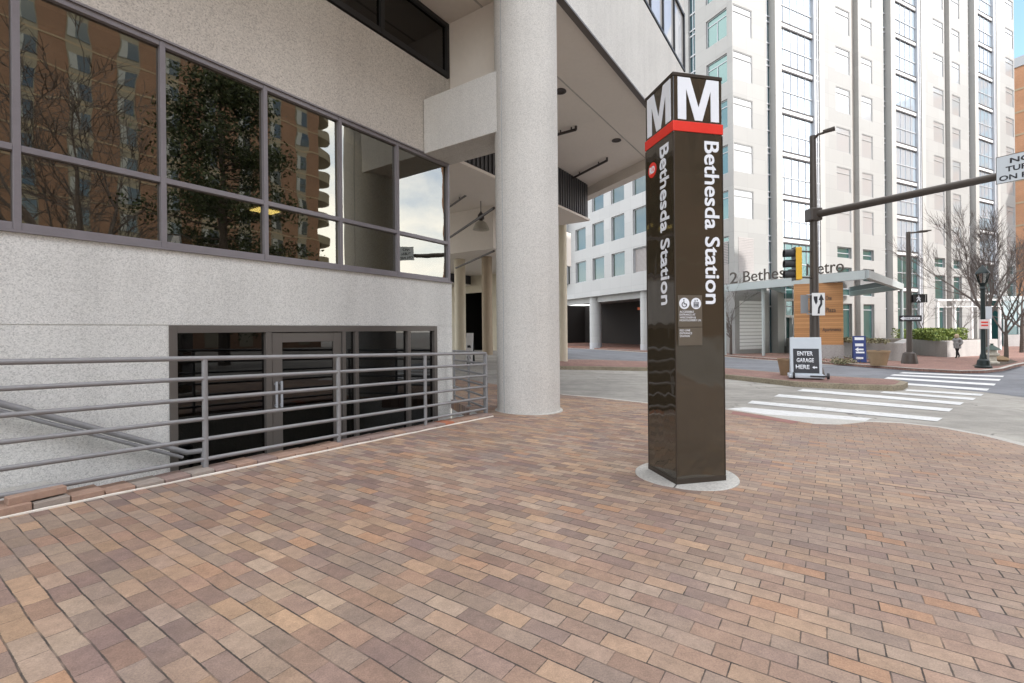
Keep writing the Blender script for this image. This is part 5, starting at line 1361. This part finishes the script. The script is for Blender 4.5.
# ------------------------------------------------------------------ light, sky, camera
SUN = Vector((.827, -.562, 0)).normalized(); EL = R(31)
sd = Vector((SUN.x * math.cos(EL), SUN.y * math.cos(EL), math.sin(EL)))
L = bpy.data.lights.new('sun', 'SUN'); L.energy = 2.0; L.angle = R(0.5); L.color = (1, .965, .92)
lo = bpy.data.objects.new('sun', L); COL.objects.link(lo); lo.rotation_euler = sd.to_track_quat('Z', 'Y').to_euler()
w = bpy.data.worlds.new('World'); sc.world = w; w.use_nodes = True; nt = w.node_tree; nt.nodes.clear()
out = nt.nodes.new('ShaderNodeOutputWorld'); bg = nt.nodes.new('ShaderNodeBackground'); sky = nt.nodes.new('ShaderNodeTexSky')
sky.sky_type = 'NISHITA'; sky.sun_disc = False; sky.sun_elevation = EL; sky.sun_rotation = math.atan2(SUN.x, SUN.y)
sky.air_density = 1.0; sky.dust_density = 0.7; sky.ozone_density = 2.5
tc = nt.nodes.new('ShaderNodeTexCoord'); mp = nt.nodes.new('ShaderNodeMapping'); mp.inputs['Scale'].default_value = (1.0, 1.0, 2.2); mp.inputs['Location'].default_value = (0.6, 4.1, 0)
ns = nt.nodes.new('ShaderNodeTexNoise'); ns.inputs['Scale'].default_value = 1.6; ns.inputs['Detail'].default_value = 7; ns.inputs['Roughness'].default_value = .58
rp = nt.nodes.new('ShaderNodeValToRGB'); rp.color_ramp.elements[0].position = .36; rp.color_ramp.elements[1].position = .60
mx = nt.nodes.new('ShaderNodeMix'); mx.data_type = 'RGBA'
lk = nt.links.new
lk(tc.outputs['Generated'], mp.inputs[0]); lk(mp.outputs[0], ns.inputs['Vector']); lk(ns.outputs['Fac'], rp.inputs['Fac']); 
dv = nt.nodes.new('ShaderNodeVectorMath'); dv.operation = 'DOT_PRODUCT'; dv.inputs[1].default_value = Vector((.72, .62, .42)).normalized()
cl = nt.nodes.new('ShaderNodeMapRange'); cl.inputs[1].default_value = .88; cl.inputs[2].default_value = .985; cl.inputs[3].default_value = 1; cl.inputs[4].default_value = 0
ml = nt.nodes.new('ShaderNodeMath'); ml.operation = 'MULTIPLY'
lk(tc.outputs['Generated'], dv.inputs[0]); lk(dv.outputs['Value'], cl.inputs[0]); lk(rp.outputs['Color'], ml.inputs[0]); lk(cl.outputs[0], ml.inputs[1]); lk(ml.outputs[0], mx.inputs[0])
lk(sky.outputs[0], mx.inputs[6]); mx.inputs[7].default_value = (10.5, 10.3, 10.0, 1)
lk(mx.outputs[2], bg.inputs['Color']); bg.inputs['Strength'].default_value = .15
lk(bg.outputs[0], out.inputs['Surface'])
cam = bpy.data.cameras.new('camera'); cam.sensor_width = 36; cam.lens = F / 1024 * 36; cam.shift_y = -11.2 / 1024; cam.clip_start = .05; cam.clip_end = 2000
co = bpy.data.objects.new('camera', cam); COL.objects.link(co)
co.matrix_world = Matrix(((rv.x, uv.x, 0, CAM.x), (rv.y, uv.y, -1, CAM.y), (rv.z, uv.z, 0, CAM.z), (0, 0, 0, 1)))
sc.camera = co
sc.view_settings.view_transform = 'Standard'; sc.view_settings.look = 'None'; sc.view_settings.gamma = 1; sc.view_settings.use_curve_mapping = False
sc.view_settings.exposure = 1.36
sc.cycles.max_bounces = 8; sc.cycles.transparent_max_bounces = 12
